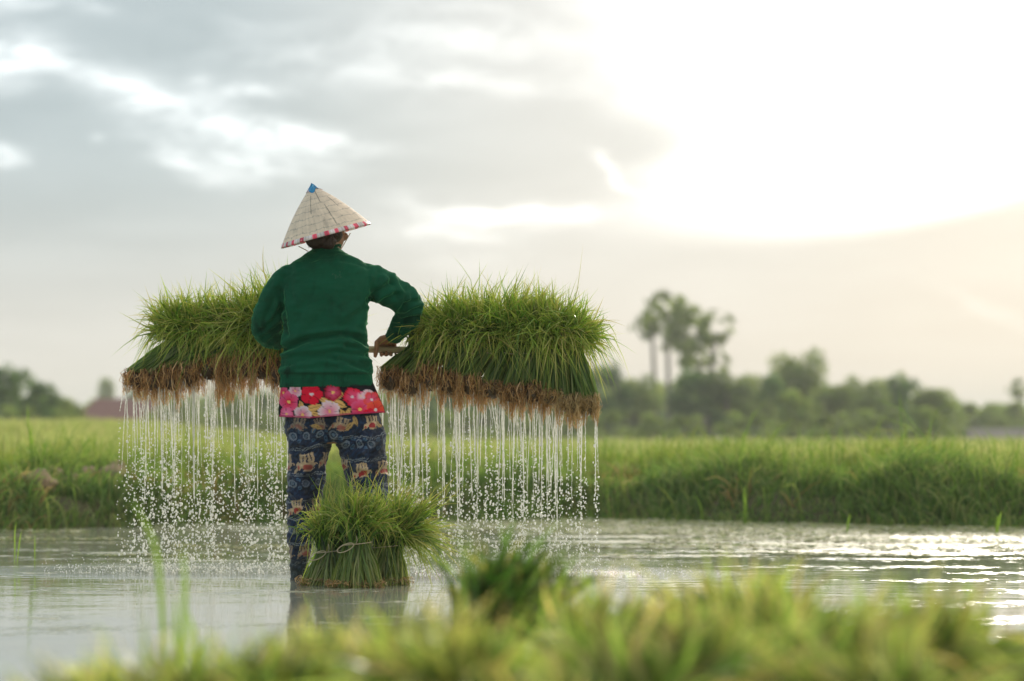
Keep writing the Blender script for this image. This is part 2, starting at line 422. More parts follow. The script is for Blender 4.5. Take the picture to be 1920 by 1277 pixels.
rc = tn('ShaderNodeValToRGB'); t.links.new(mud, rc.inputs[0])
rc.color_ramp.elements[0].color = (.33, .33, .25, 1); rc.color_ramp.elements[0].position = .35; rc.color_ramp.elements[1].color = (.44, .43, .34, 1); rc.color_ramp.elements[1].position = .68
t.links.new(rc.outputs[0], p.inputs['Base Color'])
def ring(cx, cy, rx, ry, freq, reach):
    mp_ = tn('ShaderNodeMapping'); mp_.vector_type = 'TEXTURE'; mp_.inputs['Location'].default_value = (cx, cy, 0); mp_.inputs['Scale'].default_value = (rx, ry, 1)
    t.links.new(co.outputs['Object'], mp_.inputs[0]); l = tn('ShaderNodeVectorMath', operation='LENGTH'); t.links.new(mp_.outputs[0], l.inputs[0])
    fall = tn('ShaderNodeMapRange'); fall.interpolation_type = 'SMOOTHSTEP'; t.links.new(l.outputs['Value'], fall.inputs['Value'])
    for k_, x_ in zip(('From Min', 'From Max', 'To Min', 'To Max'), (.7, reach, 1, 0)): fall.inputs[k_].default_value = x_
    s = tmath('SINE', tmath('MULTIPLY', l.outputs['Value'], freq))
    return tmath('MULTIPLY', s, fall.outputs[0]), fall.outputs[0], l.outputs['Value']
mat_ = tnoise(2.0, 7, (.55, 1.5, 1), (4, 2, 0)); sx = tn('ShaderNodeSeparateXYZ'); t.links.new(co.outputs['Object'], sx.inputs[0])
def tmr(v, a, b, c=0., d=1.):
    q = tn('ShaderNodeMapRange'); q.interpolation_type = 'SMOOTHSTEP'; t.links.new(v, q.inputs['Value'])
    for k_, x_ in zip(('From Min', 'From Max', 'To Min', 'To Max'), (a, b, c, d)): q.inputs[k_].default_value = x_
    return q.outputs[0]
cover = tmath('ADD', tmath('MULTIPLY', tmr(sx.outputs[0], -.6, 1.6), tmr(sx.outputs[1], 10.8, 13.2, 0, .26)), tmr(sx.outputs[1], 14.0, 16.2, -.02, .14))
fine = tnoise(26, 4, (1, 1.5, 1)); fine2 = tnoise(7, 5, (1, 1.8, 1), (9, 4, 0))
thr = tmath('ADD', tmath('ADD', mat_, cover), tmath('ADD', tmath('MULTIPLY_ADD', fine, .5, -.25), tmath('MULTIPLY_ADD', fine2, .6, -.3))); weed = tmr(thr, .58, .74)
mxw = tn('ShaderNodeMix', data_type='RGBA'); t.links.new(weed, mxw.inputs[0]); t.links.new(rc.outputs[0], mxw.inputs[6])
wr = tn('ShaderNodeValToRGB'); t.links.new(fine, wr.inputs[0]); wr.color_ramp.elements[0].position = .35; wr.color_ramp.elements[0].color = (.13, .16, .05, 1); wr.color_ramp.elements[1].position = .62; wr.color_ramp.elements[1].color = (.62, .58, .42, 1)
t.links.new(wr.outputs[0], mxw.inputs[7]); t.links.new(mxw.outputs[2], p.inputs['Base Color'])
t.links.new(tmath('MULTIPLY_ADD', weed, .55, .045), p.inputs['Roughness'])
t.links.new(tmath('MULTIPLY_ADD', weed, -.42, .5), p.inputs['Specular IOR Level'])
cl, cr = W(360, 0, 10.5), W(930, 0, 10.25)
s1_, f1_, l1_ = ring(cl[0], 10.6, .72, .42, 26, 2.2)
s2_, f2_, l2_ = ring(cr[0], 10.3, .62, .40, 26, 2.6)
h = tmath('MULTIPLY', tnoise(9, 3, (1, 1.6, 1)), .0009)
h = tmath('ADD', h, tmath('MULTIPLY', tnoise(1.6, 2, (.8, 1.5, 1)), .0020))
h = tmath('MULTIPLY_ADD', s1_, .0008, h); h = tmath('MULTIPLY_ADD', s2_, .0004, h)
chop = tnoise(55, 2)
zone = tmath('ADD', tmath('POWER', f1_, 4), tmath('POWER', f2_, 4))
h = tmath('MULTIPLY_ADD', tmath('MULTIPLY', chop, zone), .014, h)
h = tmath('MULTIPLY_ADD', tmath('MULTIPLY', fine, weed), .0012, h)
bp = tn('ShaderNodeBump'); bp.inputs['Strength'].default_value = 1; bp.inputs['Distance'].default_value = 1.0; t.links.new(h, bp.inputs['Height']); t.links.new(bp.outputs[0], p.inputs['Normal'])
WATER = m
V, Fq = grid(np.linspace(-60, 60, 3), np.array([-30, 5, 19.]))
tag(mesh('water', V.reshape(-1, 3), Fq, m), kind='structure')

# ------------------------------------------------------------------ grass of the bank and field
def tufts(n, x, y, hgt, wid, K, cA, cB, lean=.35, droop=.25, tipc=None, seed=0):
    r = np.random.default_rng(seed)
    z = ground_h(x, y) - .02
    P0 = np.stack([x, y, z], -1)
    a = r.uniform(0, 6.28, n); ln = hgt * lean * r.uniform(.1, 1.3, n)
    D = np.stack([np.cos(a) * ln, np.sin(a) * ln * .8, hgt], -1)
    tip = P0 + D * np.array([1, 1, .9]); tip[:, 2] -= droop * hgt * r.uniform(0, 1, n) ** 2
    mid = P0 + D * np.array([.35, .35, .6])
    ctrl = np.stack([P0, mid, tip], 1)
    side = np.stack([r.normal(size=n) * .7, np.full(n, 1.), r.normal(size=n) * .3], -1)
    return ribbons(ctrl, wid, K, cA, cB, side=side, prof=lambda t: 1 - t ** 2 * .95)
def colmix(n, palette, r, jitter=.18):
    p = np.array(palette); i = r.integers(0, len(p), n); return p[i] * r.uniform(1 - jitter, 1 + jitter, (n, 1))
gp = []
r = np.random.default_rng(21)
# bank: blades over and down the face
n = 95000
x = r.uniform(-5.2, 5.2, n); e = r.uniform(0, 1, n) ** 1.3 * 4.2 - .02
y = edge_y(x) + e
dens = fbm(np.stack([x, y], -1), .9, 5, 3); k = dens > -.80 - .5 * (e > .6); x, y, e, dens = x[k], y[k], e[k], dens[k]; n = len(x)
big = np.clip(.75 + .85 * fbm(np.stack([x, y * .7], -1), 1.3, 8, 3), .3, 1.6)
hg = (.13 + .15 * r.uniform(0, 1, n)) * big
ff = sst(.5, 2.6, e)[:, None]
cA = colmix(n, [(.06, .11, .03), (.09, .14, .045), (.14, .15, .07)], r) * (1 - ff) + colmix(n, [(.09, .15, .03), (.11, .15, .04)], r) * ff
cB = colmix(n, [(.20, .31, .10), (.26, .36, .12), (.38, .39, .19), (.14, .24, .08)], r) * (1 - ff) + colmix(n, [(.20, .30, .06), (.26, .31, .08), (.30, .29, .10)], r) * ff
hg = hg * np.where(r.uniform(0, 1, n) < .03, r.uniform(1.3, 2.0, n), 1)
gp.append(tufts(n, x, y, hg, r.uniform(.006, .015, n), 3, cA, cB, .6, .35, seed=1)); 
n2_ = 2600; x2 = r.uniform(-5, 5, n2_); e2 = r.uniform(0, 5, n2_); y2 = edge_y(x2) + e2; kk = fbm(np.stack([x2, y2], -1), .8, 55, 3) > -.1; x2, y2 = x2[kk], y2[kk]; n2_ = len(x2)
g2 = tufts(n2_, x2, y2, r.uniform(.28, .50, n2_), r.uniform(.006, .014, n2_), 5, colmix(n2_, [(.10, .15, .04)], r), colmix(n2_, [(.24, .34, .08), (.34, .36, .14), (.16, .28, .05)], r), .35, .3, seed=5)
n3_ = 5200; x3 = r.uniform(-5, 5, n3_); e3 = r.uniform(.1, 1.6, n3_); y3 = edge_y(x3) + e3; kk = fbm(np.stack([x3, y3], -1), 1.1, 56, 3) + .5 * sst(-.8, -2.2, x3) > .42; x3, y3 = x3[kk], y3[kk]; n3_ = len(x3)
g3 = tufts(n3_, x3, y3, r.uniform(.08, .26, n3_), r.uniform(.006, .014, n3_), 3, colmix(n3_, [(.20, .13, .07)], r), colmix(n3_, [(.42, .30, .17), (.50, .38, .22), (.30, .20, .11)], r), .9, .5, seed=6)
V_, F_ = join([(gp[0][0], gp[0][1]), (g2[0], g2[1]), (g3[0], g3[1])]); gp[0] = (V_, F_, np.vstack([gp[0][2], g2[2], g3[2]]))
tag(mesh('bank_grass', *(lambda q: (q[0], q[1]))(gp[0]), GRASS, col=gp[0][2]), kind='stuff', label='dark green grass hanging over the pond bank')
# field, thinning and widening with distance
n = 90000
y = 18 * (230 / 18) ** (r.uniform(0, 1, n) ** 1.15); x = r.uniform(-.25, .25, n) * y
pat = fbm(np.stack([x / y * 30, np.log(y) * 9], -1), 5.0, 9, 3)
hg = (.20 + .10 * pat + .12 * r.uniform(0, 1, n)) * (1 + .15 * sst(40, 150, y)) * (1 + .3 * sst(-.08, -.16, x / y))
g = sst(-.2, .6, -pat)[:, None]
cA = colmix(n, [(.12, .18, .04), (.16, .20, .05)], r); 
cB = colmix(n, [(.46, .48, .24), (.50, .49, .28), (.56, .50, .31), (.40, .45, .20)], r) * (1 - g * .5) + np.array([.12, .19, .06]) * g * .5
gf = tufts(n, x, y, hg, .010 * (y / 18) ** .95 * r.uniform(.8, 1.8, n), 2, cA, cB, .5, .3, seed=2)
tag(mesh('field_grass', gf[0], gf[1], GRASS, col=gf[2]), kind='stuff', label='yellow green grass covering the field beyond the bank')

# ------------------------------------------------------------------ floating weed on the water
n = 95000
x = r.uniform(-4.2, 4.6, n); y = r.uniform(9.5, 17, n)
pt = np.stack([x, y * 1.0], -1)
msk = fbm(pt * np.array([.55, 1.5]), 1.1, 13, 4) + .55 * sst(.2, 1.6, x) * sst(11.0, 13.0, y) + 1.1 * sst(13.6, 15.6, y) * sst(-1.5, 1, x) + .4 * sst(14.2, 16.0, y) - .22 - .7 * sst(12.5, 9.5, y) - .15 * sst(0, -1.2, x)
k = (msk > r.uniform(-.05, .3, n)) & (y < edge_y(x) + .05); x, y = x[k], y[k]; n = len(x)
s = r.uniform(.006, .024, n); a = r.uniform(0, 6.28, n)
q = np.array([[-1, -.5], [1, -.45], [1.1, .5], [-.9, .5]])
ca, sa = np.cos(a)[:, None], np.sin(a)[:, None]
qx = q[None, :, 0] * ca - q[None, :, 1] * sa; qy = q[None, :, 0] * sa + q[None, :, 1] * ca
tz = r.normal(0, .15, (n, 1)) * qx + r.normal(0, .15, (n, 1)) * qy
V = np.stack([x[:, None] + qx * s[:, None], y[:, None] + qy * s[:, None], .006 + s[:, None] * np.abs(tz) + r.uniform(0, .003, (n, 1))], -1).reshape(-1, 3)
Fq = np.arange(n * 4).reshape(-1, 4)
cw = np.repeat(colmix(n, [(.30, .36, .12), (.58, .56, .36), (.46, .42, .20), (.16, .22, .07), (.70, .67, .52), (.26, .32, .10)], r, .3), 4, 0)
tag(mesh('floating_weed', V, Fq, attr_mat('wet_weed', .8, .12, .2, (1, 1, .8)), smooth=False, col=cw), kind='stuff', label='scraps of weed and duckweed floating on the pond')

# ------------------------------------------------------------------ distant trees
def tree_proto(name, seed, clumps, nleaf, leaf, trunk_h, cpal, spread):
    r = np.random.default_rng(seed)
    root = empty(name, (0, 0, 0), 'tree', 'tree')
    cs = []
    for i in range(clumps):
        a = r.uniform(0, 6.28); rr = spread * r.uniform(0, 1) ** .6 * .75; zz = trunk_h * .6 + .1 + r.uniform(.0, 1) * (.80 - trunk_h * .6)
        rr *= (1.15 - .75 * max(0, (zz - .5)) / .5)
        cs.append((rr * math.cos(a), rr * math.sin(a), zz, r.uniform(.15, .27)))
    parts = []
    segs = [tube([(0, 0, -.02), (.01, 0, trunk_h * .6), (.0, .01, trunk_h + .12)], [.035, .026, .018], 8)]
    for c in cs[:7]: segs.append(tube([(0, 0, trunk_h * .7), (c[0] * .4, c[1] * .4, (trunk_h * .7 + c[2]) * .5), c[:3]], [.016, .010, .004], 5))
    Vt, Ft = join(segs); mesh('trunk', Vt, Ft, BARK, root)
    n = nleaf; ci = r.integers(0, clumps, n); cc = np.array(cs)[ci]
    d = r.normal(size=(n, 3)); d /= np.linalg.norm(d, axis=1, keepdims=True); rad = cc[:, 3:] * r.uniform(.35, 1.05, (n, 1)) * np.array([1, 1, .8])
    P = cc[:, :3] + d * rad
    u = r.normal(size=(n, 3)); u /= np.linalg.norm(u, axis=1, keepdims=True); w = np.cross(u, r.normal(size=(n, 3))); w /= np.linalg.norm(w, axis=1, keepdims=True)
    s = leaf * r.uniform(.6, 1.4, (n, 1))
    V = np.stack([P - u * s, P - w * s * .5, P + u * s, P + w * s * .5], 1).reshape(-1, 3)
    tone = r.uniform(.7, 1.35, clumps)[ci]
    col = np.repeat(colmix(n, cpal, r, .25) * tone[:, None], 4, 0)
    mesh('crown', V, np.arange(n * 4).reshape(-1, 4), CROWN, root, smooth=False, col=col)
    return root
BARK = plain('bark', (.16, .13, .10), .9, .2, (6, .4))
DG = [(.07, .15, .05), (.11, .18, .06), (.14, .21, .075)]
MG = [(.17, .25, .08), (.22, .28, .10), (.28, .31, .12)]
protos = [tree_proto('broadleaf_tree', 1, 15, 3400, .030, .22, MG, .55), tree_proto('broadleaf_tree', 2, 12, 3000, .032, .12, DG, .60),
          tree_proto('broadleaf_tree', 3, 18, 3600, .028, .30, MG, .50), tree_proto('bush', 4, 13, 2600, .040, .0, MG, .85)]
used = [False] * 4
def place(kind, px, top, wid, d, label, cat='tree', group='trees along the far edge of the field', rot=0, base=None):
    p = protos[kind]
    if used[kind]: p = copy_tree(p)
    used[kind] = True
    x = (px - 960) / F * d; g = float(ground_h(np.array(x), np.array(d)))
    Ht = CH + (HOR - top) / F * d - g; Wd = wid / F * d
    sp = [.55, .60, .50, .85][kind]
    p.location = (x, d, g); sxy = Wd / (2 * sp * .78); p.scale = (sxy, sxy, Ht * 1.13); p.rotation_euler = (0, 0, rot)
    tag(p, label, cat, group); return p
TL = [
 (1, 22, 698, 110, 150, 'tall dark broadleaf tree at the left end of the far treeline'),
 (1, 78, 722, 70, 145, 'dark round tree just right of the leftmost far tree'),
 (0, 122, 748, 60, 150, 'low bushy green tree against the left end of the red roof'),
 (2, 198, 715, 34, 420, 'faint lone tree rising behind the red roofed house'),
 (3, 142, 770, 44, 140, 'low green bush in front of the red roofed house'),
 (1, 262, 738, 80, 300, 'dark tree behind the house seen through the leftmost dripping water'),
 (0, 345, 742, 90, 210, 'far tree behind the middle of the left water curtain'),
 (2, 430, 736, 90, 200, 'far tree behind the right half of the left water curtain'),
 (1, 510, 740, 90, 205, 'far dark tree beside the farmer on the left'),
 (0, 740, 738, 90, 200, 'far tree just right of the floral shirt hem'),
 (1, 822, 735, 100, 190, 'far dark tree behind the start of the right water curtain'),
 (2, 905, 728, 100, 205, 'far tree behind the middle of the right water curtain'),
 (1, 985, 732, 100, 190, 'far dark tree behind the right part of the right water curtain'),
 (0, 1062, 722, 100, 190, 'far tree behind the outer end of the right water curtain'),
 (1, 1132, 694, 100, 185, 'first clear tree right of the carried seedlings, level topped'),
 (0, 1190, 712, 90, 195, 'green tree directly left of the tallest palm trunks'),
 (1, 1300, 706, 110, 180, 'dark bushy tree between the slim palm trunks'),
 (0, 1385, 706, 110, 185, 'broad green tree right of the palm group'),
 (1, 1445, 712, 90, 190, 'low dark tree left of the tall round crowned tree'),
 (0, 1490, 668, 118, 200, 'tall round crowned tree standing right of the palms'),
 (2, 1563, 728, 90, 190, 'low tree right of the tall round crowned tree'),
 (0, 1625, 714, 90, 195, 'mid height tree left of the small far palm'),
 (1, 1690, 716, 100, 200, 'dense tree growing under the small far palm'),
 (2, 1752, 734, 90, 190, 'loose pale tree sloping down right of the small far palm'),
 (3, 1835, 764, 100, 230, 'low bushy tree behind the pale wall'),
 (3, 1905, 762, 90, 240, 'low bushy tree at the right end of the treeline'),
]
for i, (k, px, top, wid, d, lb) in enumerate(TL): place(k, px, top, wid, d, lb, 'bush' if k == 3 else 'tree', rot=i * 1.7)
n = 9000; rr2 = np.random.default_rng(31); u_ = rr2.uniform(-.27, .27, n); pxx = 960 + u_ * F
top_ = np.interp(pxx, [-300, 60, 160, 250, 560, 1000, 1200, 1500, 1750, 1850, 2300], [740, 748, 768, 752, 746, 740, 728, 738, 758, 768, 770]) + 5 * np.sin(pxx / 17) + 4 * np.sin(pxx / 7.3)
dd = rr2.uniform(270, 300, n); zt = CH + (HOR - top_) / F * dd; P_ = np.stack([u_ * dd, dd, .3 + (zt - .3) * rr2.uniform(0, 1, n) ** .8], -1)
q1 = rr2.normal(size=(n, 3)); q1 /= np.linalg.norm(q1, axis=1, keepdims=True); q2 = np.cross(q1, rr2.normal(size=(n, 3))); q2 /= np.linalg.norm(q2, axis=1, keepdims=True)
V = np.stack([P_ - q1, P_ - q2 * .6, P_ + q1, P_ + q2 * .6], 1).reshape(-1, 3)
tag(mesh('woodland', V, np.arange(n * 4).reshape(-1, 4), CROWN, smooth=False, col=np.repeat(colmix(n, MG, rr2, .3), 4, 0)), kind='stuff', label='distant hazy woodland closing the fields')
BS = [(1130, 775, 110, 150), (1215, 782, 90, 150), (1290, 785, 90, 148), (1400, 780, 110, 150), (1480, 745, 130, 160), (1560, 782, 110, 150), (1650, 776, 120, 155), (1730, 772, 110, 155), (760, 780, 110, 150), (860, 778, 110, 150), (960, 778, 110, 152), (1050, 776, 110, 150), (300, 778, 90, 140), (400, 780, 110, 140), (490, 778, 90, 140), (35, 768, 100, 130), (110, 775, 70, 130)]
BN = ['below the first clear tree right of the carried seedlings', 'at the foot of the tallest palm trunks', 'at the foot of the middle palm trunks', 'below the broad tree right of the palms', 'round and large, below the tall round crowned tree', 'right of the large round bush', 'below the mid height tree left of the small far palm', 'below the loose pale tree', 'beside the floral shirt on the right', 'behind the start of the right water curtain', 'behind the middle of the right water curtain', 'behind the outer part of the right water curtain', 'behind the outer part of the left water curtain', 'behind the middle of the left water curtain', 'behind the inner part of the left water curtain', 'below the leftmost far tree', 'below the dark round tree at far left']
for i, ((px, top, wid, d), lb) in enumerate(zip(BS, BN)): place(3, px, top, wid, d, 'leafy field edge bush ' + lb, 'bush', 'bushes along the field edge', rot=i * 2.1)

# ------------------------------------------------------------------ palms
PB = plain('palm_bark', (.20, .17, .15), .9, .2, (9, .3))
def palm(px, top, cpx, crad, d, label, drooping=False, seed=0, tw=.16):
    r = np.random.default_rng(seed + 100)
    x = (px - 960) / F * d; g = float(ground_h(np.array(x), np.array(d)))
    root = empty('coconut_palm' if drooping else 'palmyra_palm', (x, d, g), label, 'palm tree', 'palms standing in the treeline')
    cx = (cpx - 960) / F * d; rr = crad / F * d; cz = CH + (HOR - top) / F * d - rr
    zz = np.linspace(g - .1, cz, 9); tt = np.linspace(0, 1, 9)
    Vt, Ft = tube(np.stack([x + (cx - x) * tt ** 2, np.full(9, d), zz], -1), tw * (1.25 - .35 * tt), 10)
    mesh('trunk', Vt, Ft, PB, root)
    c = np.array([cx, d, cz]); Vs, Fs, Cs = [], [], []; s = 0
    if drooping:
        for i in range(26):                 # feather fronds
            a = r.uniform(0, 6.28); up = r.uniform(-.2, 1.0); l = rr * r.uniform(.9, 1.3)
            dr = np.array([math.cos(a), math.sin(a), 0])
            pts = np.array([[c, c + dr * l * .35 + np.array([0, 0, up * l * .45]), c + dr * l * .75 + np.array([0, 0, up * l * .35]), c + dr * l * 1.0 + np.array([0, 0, up * l * .1 - l * .45])]])
            B = catmull(pts, 24)[0]; T = np.gradient(B, axis=0); T /= np.linalg.norm(T, axis=1, keepdims=True)
            sd = np.cross(T, [0, 0, 1.]); sd /= np.linalg.norm(sd, axis=1, keepdims=True) + 1e-9
            ll = l * .32 * np.sin(np.linspace(.25, 3.0, 25))[:, None]
            for sg in (-1, 1):
                E = B + sd * sg * ll * .8 + T * ll * .5 - np.array([0, 0, 1]) * ll * .5
                ww = T * rr * .022
                q = np.stack([B - ww, B + ww, E + ww * .3, E - ww * .3], 1).reshape(-1, 3)
                Vs.append(q); Fs.append(np.arange(100).reshape(-1, 4) + s); s += 100
                Cs.append(np.tile(np.array([.10, .14, .04]) * r.uniform(.6, 1.5), (100, 1)))
    else:
        for i in range(31):                 # stiff fan leaves set all round, lower ones hanging
            v = r.normal(size=3); v /= np.linalg.norm(v); v[2] = v[2] * .85 + .12
            fc = c + v * rr * r.uniform(.45, 1.08)
            n_ = v + r.normal(size=3) * .45; n_ /= np.linalg.norm(n_); a_ = np.cross(n_, [0.3, .2, 1]); a_ /= np.linalg.norm(a_); b_ = np.cross(n_, a_)
            R_ = rr * r.uniform(.30, .52)
            ang = np.linspace(-2.3, 2.3, 17) + math.atan2(-(v @ b_), -(v @ a_)) + math.pi
            out = np.where(np.arange(17) % 2 == 0, 1.0, .45)[:, None] * R_ * (np.cos(ang)[:, None] * a_ + np.sin(ang)[:, None] * b_)
            q = np.vstack([fc[None], fc + out + n_ * R_ * .12]); 
            f = np.stack([np.zeros(16, int), np.arange(1, 17), np.arange(2, 18)], -1)
            Vs.append(q); Fs.append(f + s); s += 18
            Cs.append(np.tile(np.array([.16, .20, .08]) * r.uniform(.6, 1.5), (18, 1)))
    fk = [np.vstack(Fs)]
    mesh('crown', np.vstack(Vs), fk, CROWN, root, smooth=False, col=np.vstack(Cs))
    return root
palm(1229, 562, 1221, 40, 200, 'slim palm with the outermost left crown of the palm group', seed=1)
palm(1254, 538, 1250, 46, 205, 'tallest palm of the group, straight pale trunk', seed=2)
palm(1286, 574, 1286, 52, 202, 'palm with the dense crown in the middle of the group', seed=3)
palm(1326, 585, 1342, 38, 200, 'palm with the rightmost high crown of the group', seed=4)
palm(1318, 640, 1312, 44, 198, 'shorter palm tucked below the high crowns', seed=6)
palm(1328, 668, 1328, 52, 185, 'short feathery palm below the high crowns, left of its twin', True, seed=7, tw=.2)
palm(1361, 676, 1364, 58, 180, 'short feathery palm at the right foot of the palm group', True, seed=8, tw=.2)
palm(1689, 698, 1688, 20, 260, 'small far palm poking above the right treeline', seed=9)
palm(1912, 708, 1912, 22, 260, 'small far palm at the right edge of the treeline', seed=10)

# ------------------------------------------------------------------ far house and walls
def box(c0, c1):
    (x0, y0, z0), (x1, y1, z1) = c0, c1
    V = np.array([[x, y, z] for z in (z0, z1) for y in (y0, y1) for x in (x0, x1)], float)
    return V, [np.array([[0, 2, 3, 1], [4, 5, 7, 6], [0, 1, 5, 4], [2, 6, 7, 3], [0, 4, 6, 2], [1, 3, 7, 5]])]
d = 240.; a0, a1 = W(142, 792, d), W(322, 746, d); gz = .55; ez = a0[2] + .35; rz = a1[2]
hs = empty('house', ((a0[0] + a1[0]) / 2, d, gz), 'low farmhouse with dull red roof beyond the field', 'house')
RW = plain('render_wall', (.42, .38, .36), .9, .2, (1.5, .1)); RT = plain('roof_tiles', (.20, .085, .075), .8, .3, (3, .2)); BL = plain('blue_sheet', (.03, .20, .33), .5, .4); DK = plain('dark_glass', (.03, .035, .04), .2, .5)
mesh('wall', *box((a0[0] + .5, d, gz - .3), (a1[0] - .3, d + 6, ez)), RW, hs, smooth=False)
xa, xb = a0[0] - .1, a1[0] + .3; ya, yb = d - .7, d + 6.7
V = np.array([[xa, ya, ez - .1], [xb, ya, ez - .1], [xb, yb, ez - .1], [xa, yb, ez - .1], [xa + 1.6, d + 3, rz], [xb - 1.6, d + 3, rz], [xa, ya, ez - .22], [xb, ya, ez - .22], [xb, yb, ez - .22], [xa, yb, ez - .22]])
mesh('roof', V, [np.array([[0, 1, 5, 4], [2, 3, 4, 5], [6, 9, 8, 7], [0, 6, 7, 1], [1, 7, 8, 2], [2, 8, 9, 3], [3, 9, 6, 0]]), np.array([[1, 2, 5], [3, 0, 4]])], RT, hs, smooth=False)
for k_ in (0, 1): mesh('window', *box((a0[0] + 1.5 + k_ * 3.4, d - .06, ez - 1.3), (a0[0] + 2.6 + k_ * 3.4, d + .05, ez - .5)), DK, hs, smooth=False)
mesh('door', *box((a0[0] + 3.2, d - .06, gz), (a0[0] + 4.1, d + .05, ez - .45)), BL, hs, smooth=False)
wl = lambda nm, p0, p1, d_, th, hz, lb, mt: tag(mesh(nm, *box((W(p0, 0, d_)[0], d_, 0), (W(p1, 0, d_)[0], d_ + th, hz)), mt, smooth=False), lb, 'wall')
wl('garden_wall', 1815, 1990, 205, .3, W(0, 803, 205)[2], 'long pale wall at the right end of the field', plain('pale_wall', (.50, .44, .42), .9, .2, (1, .15)))
wl('garden_wall', -60, 84, 125, .3, W(0, 786, 125)[2], 'low grey wall in front of the leftmost trees', plain('grey_wall', (.26, .25, .27), .9, .2, (1, .15)))

HAZE = .0006
# ------------------------------------------------------------------ the farmer
SKIN = attr_mat('skin', .5, .4, 0, bump=(220, .0006))
D0 = 9.85
person = empty('person', (W(640, 0, D0)[0], D0, 0), 'farmer seen from behind in green sweater, conical straw hat and patterned trousers', 'person')
def rowpx(y, l, r_, ry, dy=0.0, d=D0):
    a = W(l, y, d); b = W(r_, y, d); return ((a[0] + b[0]) / 2, d + dy, a[2], (b[0] - a[0]) / 2, ry)
pm = 462.0 * 9.8 / D0      # photo pixels per metre at the body
def path(pts): return np.array([W(a, b, c) for a, b, c, _ in pts]), np.array([q[3] for q in pts]) / pm
def limb(pts, k=5, seg=20):
    P, rr = path(pts); c = catmull(P[None], k * (len(P) - 1))[0]
    r2 = np.interp(np.linspace(0, len(P) - 1, len(c)), np.arange(len(P)), rr)
    # rounded ends
    e0, e1 = c[0] - (c[1] - c[0]) / np.linalg.norm(c[1] - c[0]) * r2[0] * .5, c[-1] + (c[-1] - c[-2]) / np.linalg.norm(c[-1] - c[-2]) * r2[-1] * .5
    return tube(np.vstack([e0, c, e1]), np.concatenate([[r2[0] * .6], r2, [r2[-1] * .6]]), seg)
# poses of the limbs (px, py, distance, radius px)
R_ARM = [(668, 520, 9.86, 31), (700, 530, 9.88, 33), (735, 548, 9.93, 30), (765, 567, 9.98, 27), (766, 590, 10.03, 25), (752, 612, 10.09, 21), (737, 631, 10.15, 15)]
L_ARM = [(556, 522, 9.86, 30), (530, 540, 9.87, 28), (513, 570, 9.91, 27), (501, 602, 9.96, 28), (500, 622, 10.0, 25), (514, 634, 10.08, 21), (528, 640, 10.14, 15)]
R_LEG = [(672, 790, D0, 42), (678, 825, D0, 46), (681, 850, D0, 42), (690, 900, D0, 40), (697, 950, D0, 31), (702, 1010, D0 + .02, 23), (708, 1070, D0 + .03, 19), (710, 1130, D0 + .03, 20)]
L_LEG = [(578, 790, D0, 42), (580, 825, D0, 42), (579, 850, D0, 37), (574, 900, D0, 35), (569, 950, D0, 31), (564, 1000, D0 + .01, 25), (562, 1050, D0 + .02, 18), (563, 1130, D0 + .02, 19)]
# --- body: one continuous skin
hc = W(614, 428, 9.89)                       # head centre
fwd = np.array([.45, .86, -.22]); fwd /= np.linalg.norm(fwd); up = np.array([-.10, .16, .98]); up -= fwd * (up @ fwd); up /= np.linalg.norm(up); rt = np.cross(fwd, up)
def H(a, b, c): return hc + rt * a + fwd * b + up * c      # head space: right, forward, up
def hell(a, b, c, ra, rb, rcz):
    V, Fs = ellip((0, 0, 0), (ra, rb, rcz)); return hc + (V[:, :1] + a) * rt + (V[:, 1:2] + b) * fwd + (V[:, 2:3] + c) * up, Fs
parts = [hell(0, -.012, .025, .072, .090, .083), hell(0, .018, -.035, .055, .066, .062), hell(0, .045, -.082, .030, .030, .024),
         hell(0, .090, -.018, .011, .016, .020), hell(0, .082, .0, .008, .014, .026), hell(0, .070, .032, .050, .018, .012),
         hell(.040, .062, -.025, .020, .018, .018), hell(-.040, .062, -.025, .020, .018, .018), hell(0, .078, -.052, .022, .012, .006), hell(0, .076, -.063, .020, .012, .007),
         hell(.070, -.005, -.012, .008, .018, .031), hell(-.070, -.005, -.012, .008, .018, .031), hell(.073, .0, -.035, .006, .010, .012), hell(-.073, .0, -.035, .006, .010, .012),
         tube([H(0, -.02, -.03), (hc + W(611, 488, 9.87)) / 2 + np.array([0, -.012, -.03]), W(611, 500, 9.87)], [.052, .054, .062], 20)]
torso_rows = [(480, 592, 634, .05), (492, 565, 663, .065), (505, 550, 678, .078), (530, 545, 682, .088), (570, 548, 676, .090), (610, 551, 671, .085), (650, 554, 668, .082), (690, 550, 672, .088), (730, 545, 690, .108), (780, 544, 702, .125), (815, 556, 700, .10), (832, 585, 672, .06)]
parts.append(loft([rowpx(*q) for q in torso_rows]))
sh = lambda pts, k: [(a, b, c, r_ * k) for a, b, c, r_ in pts]
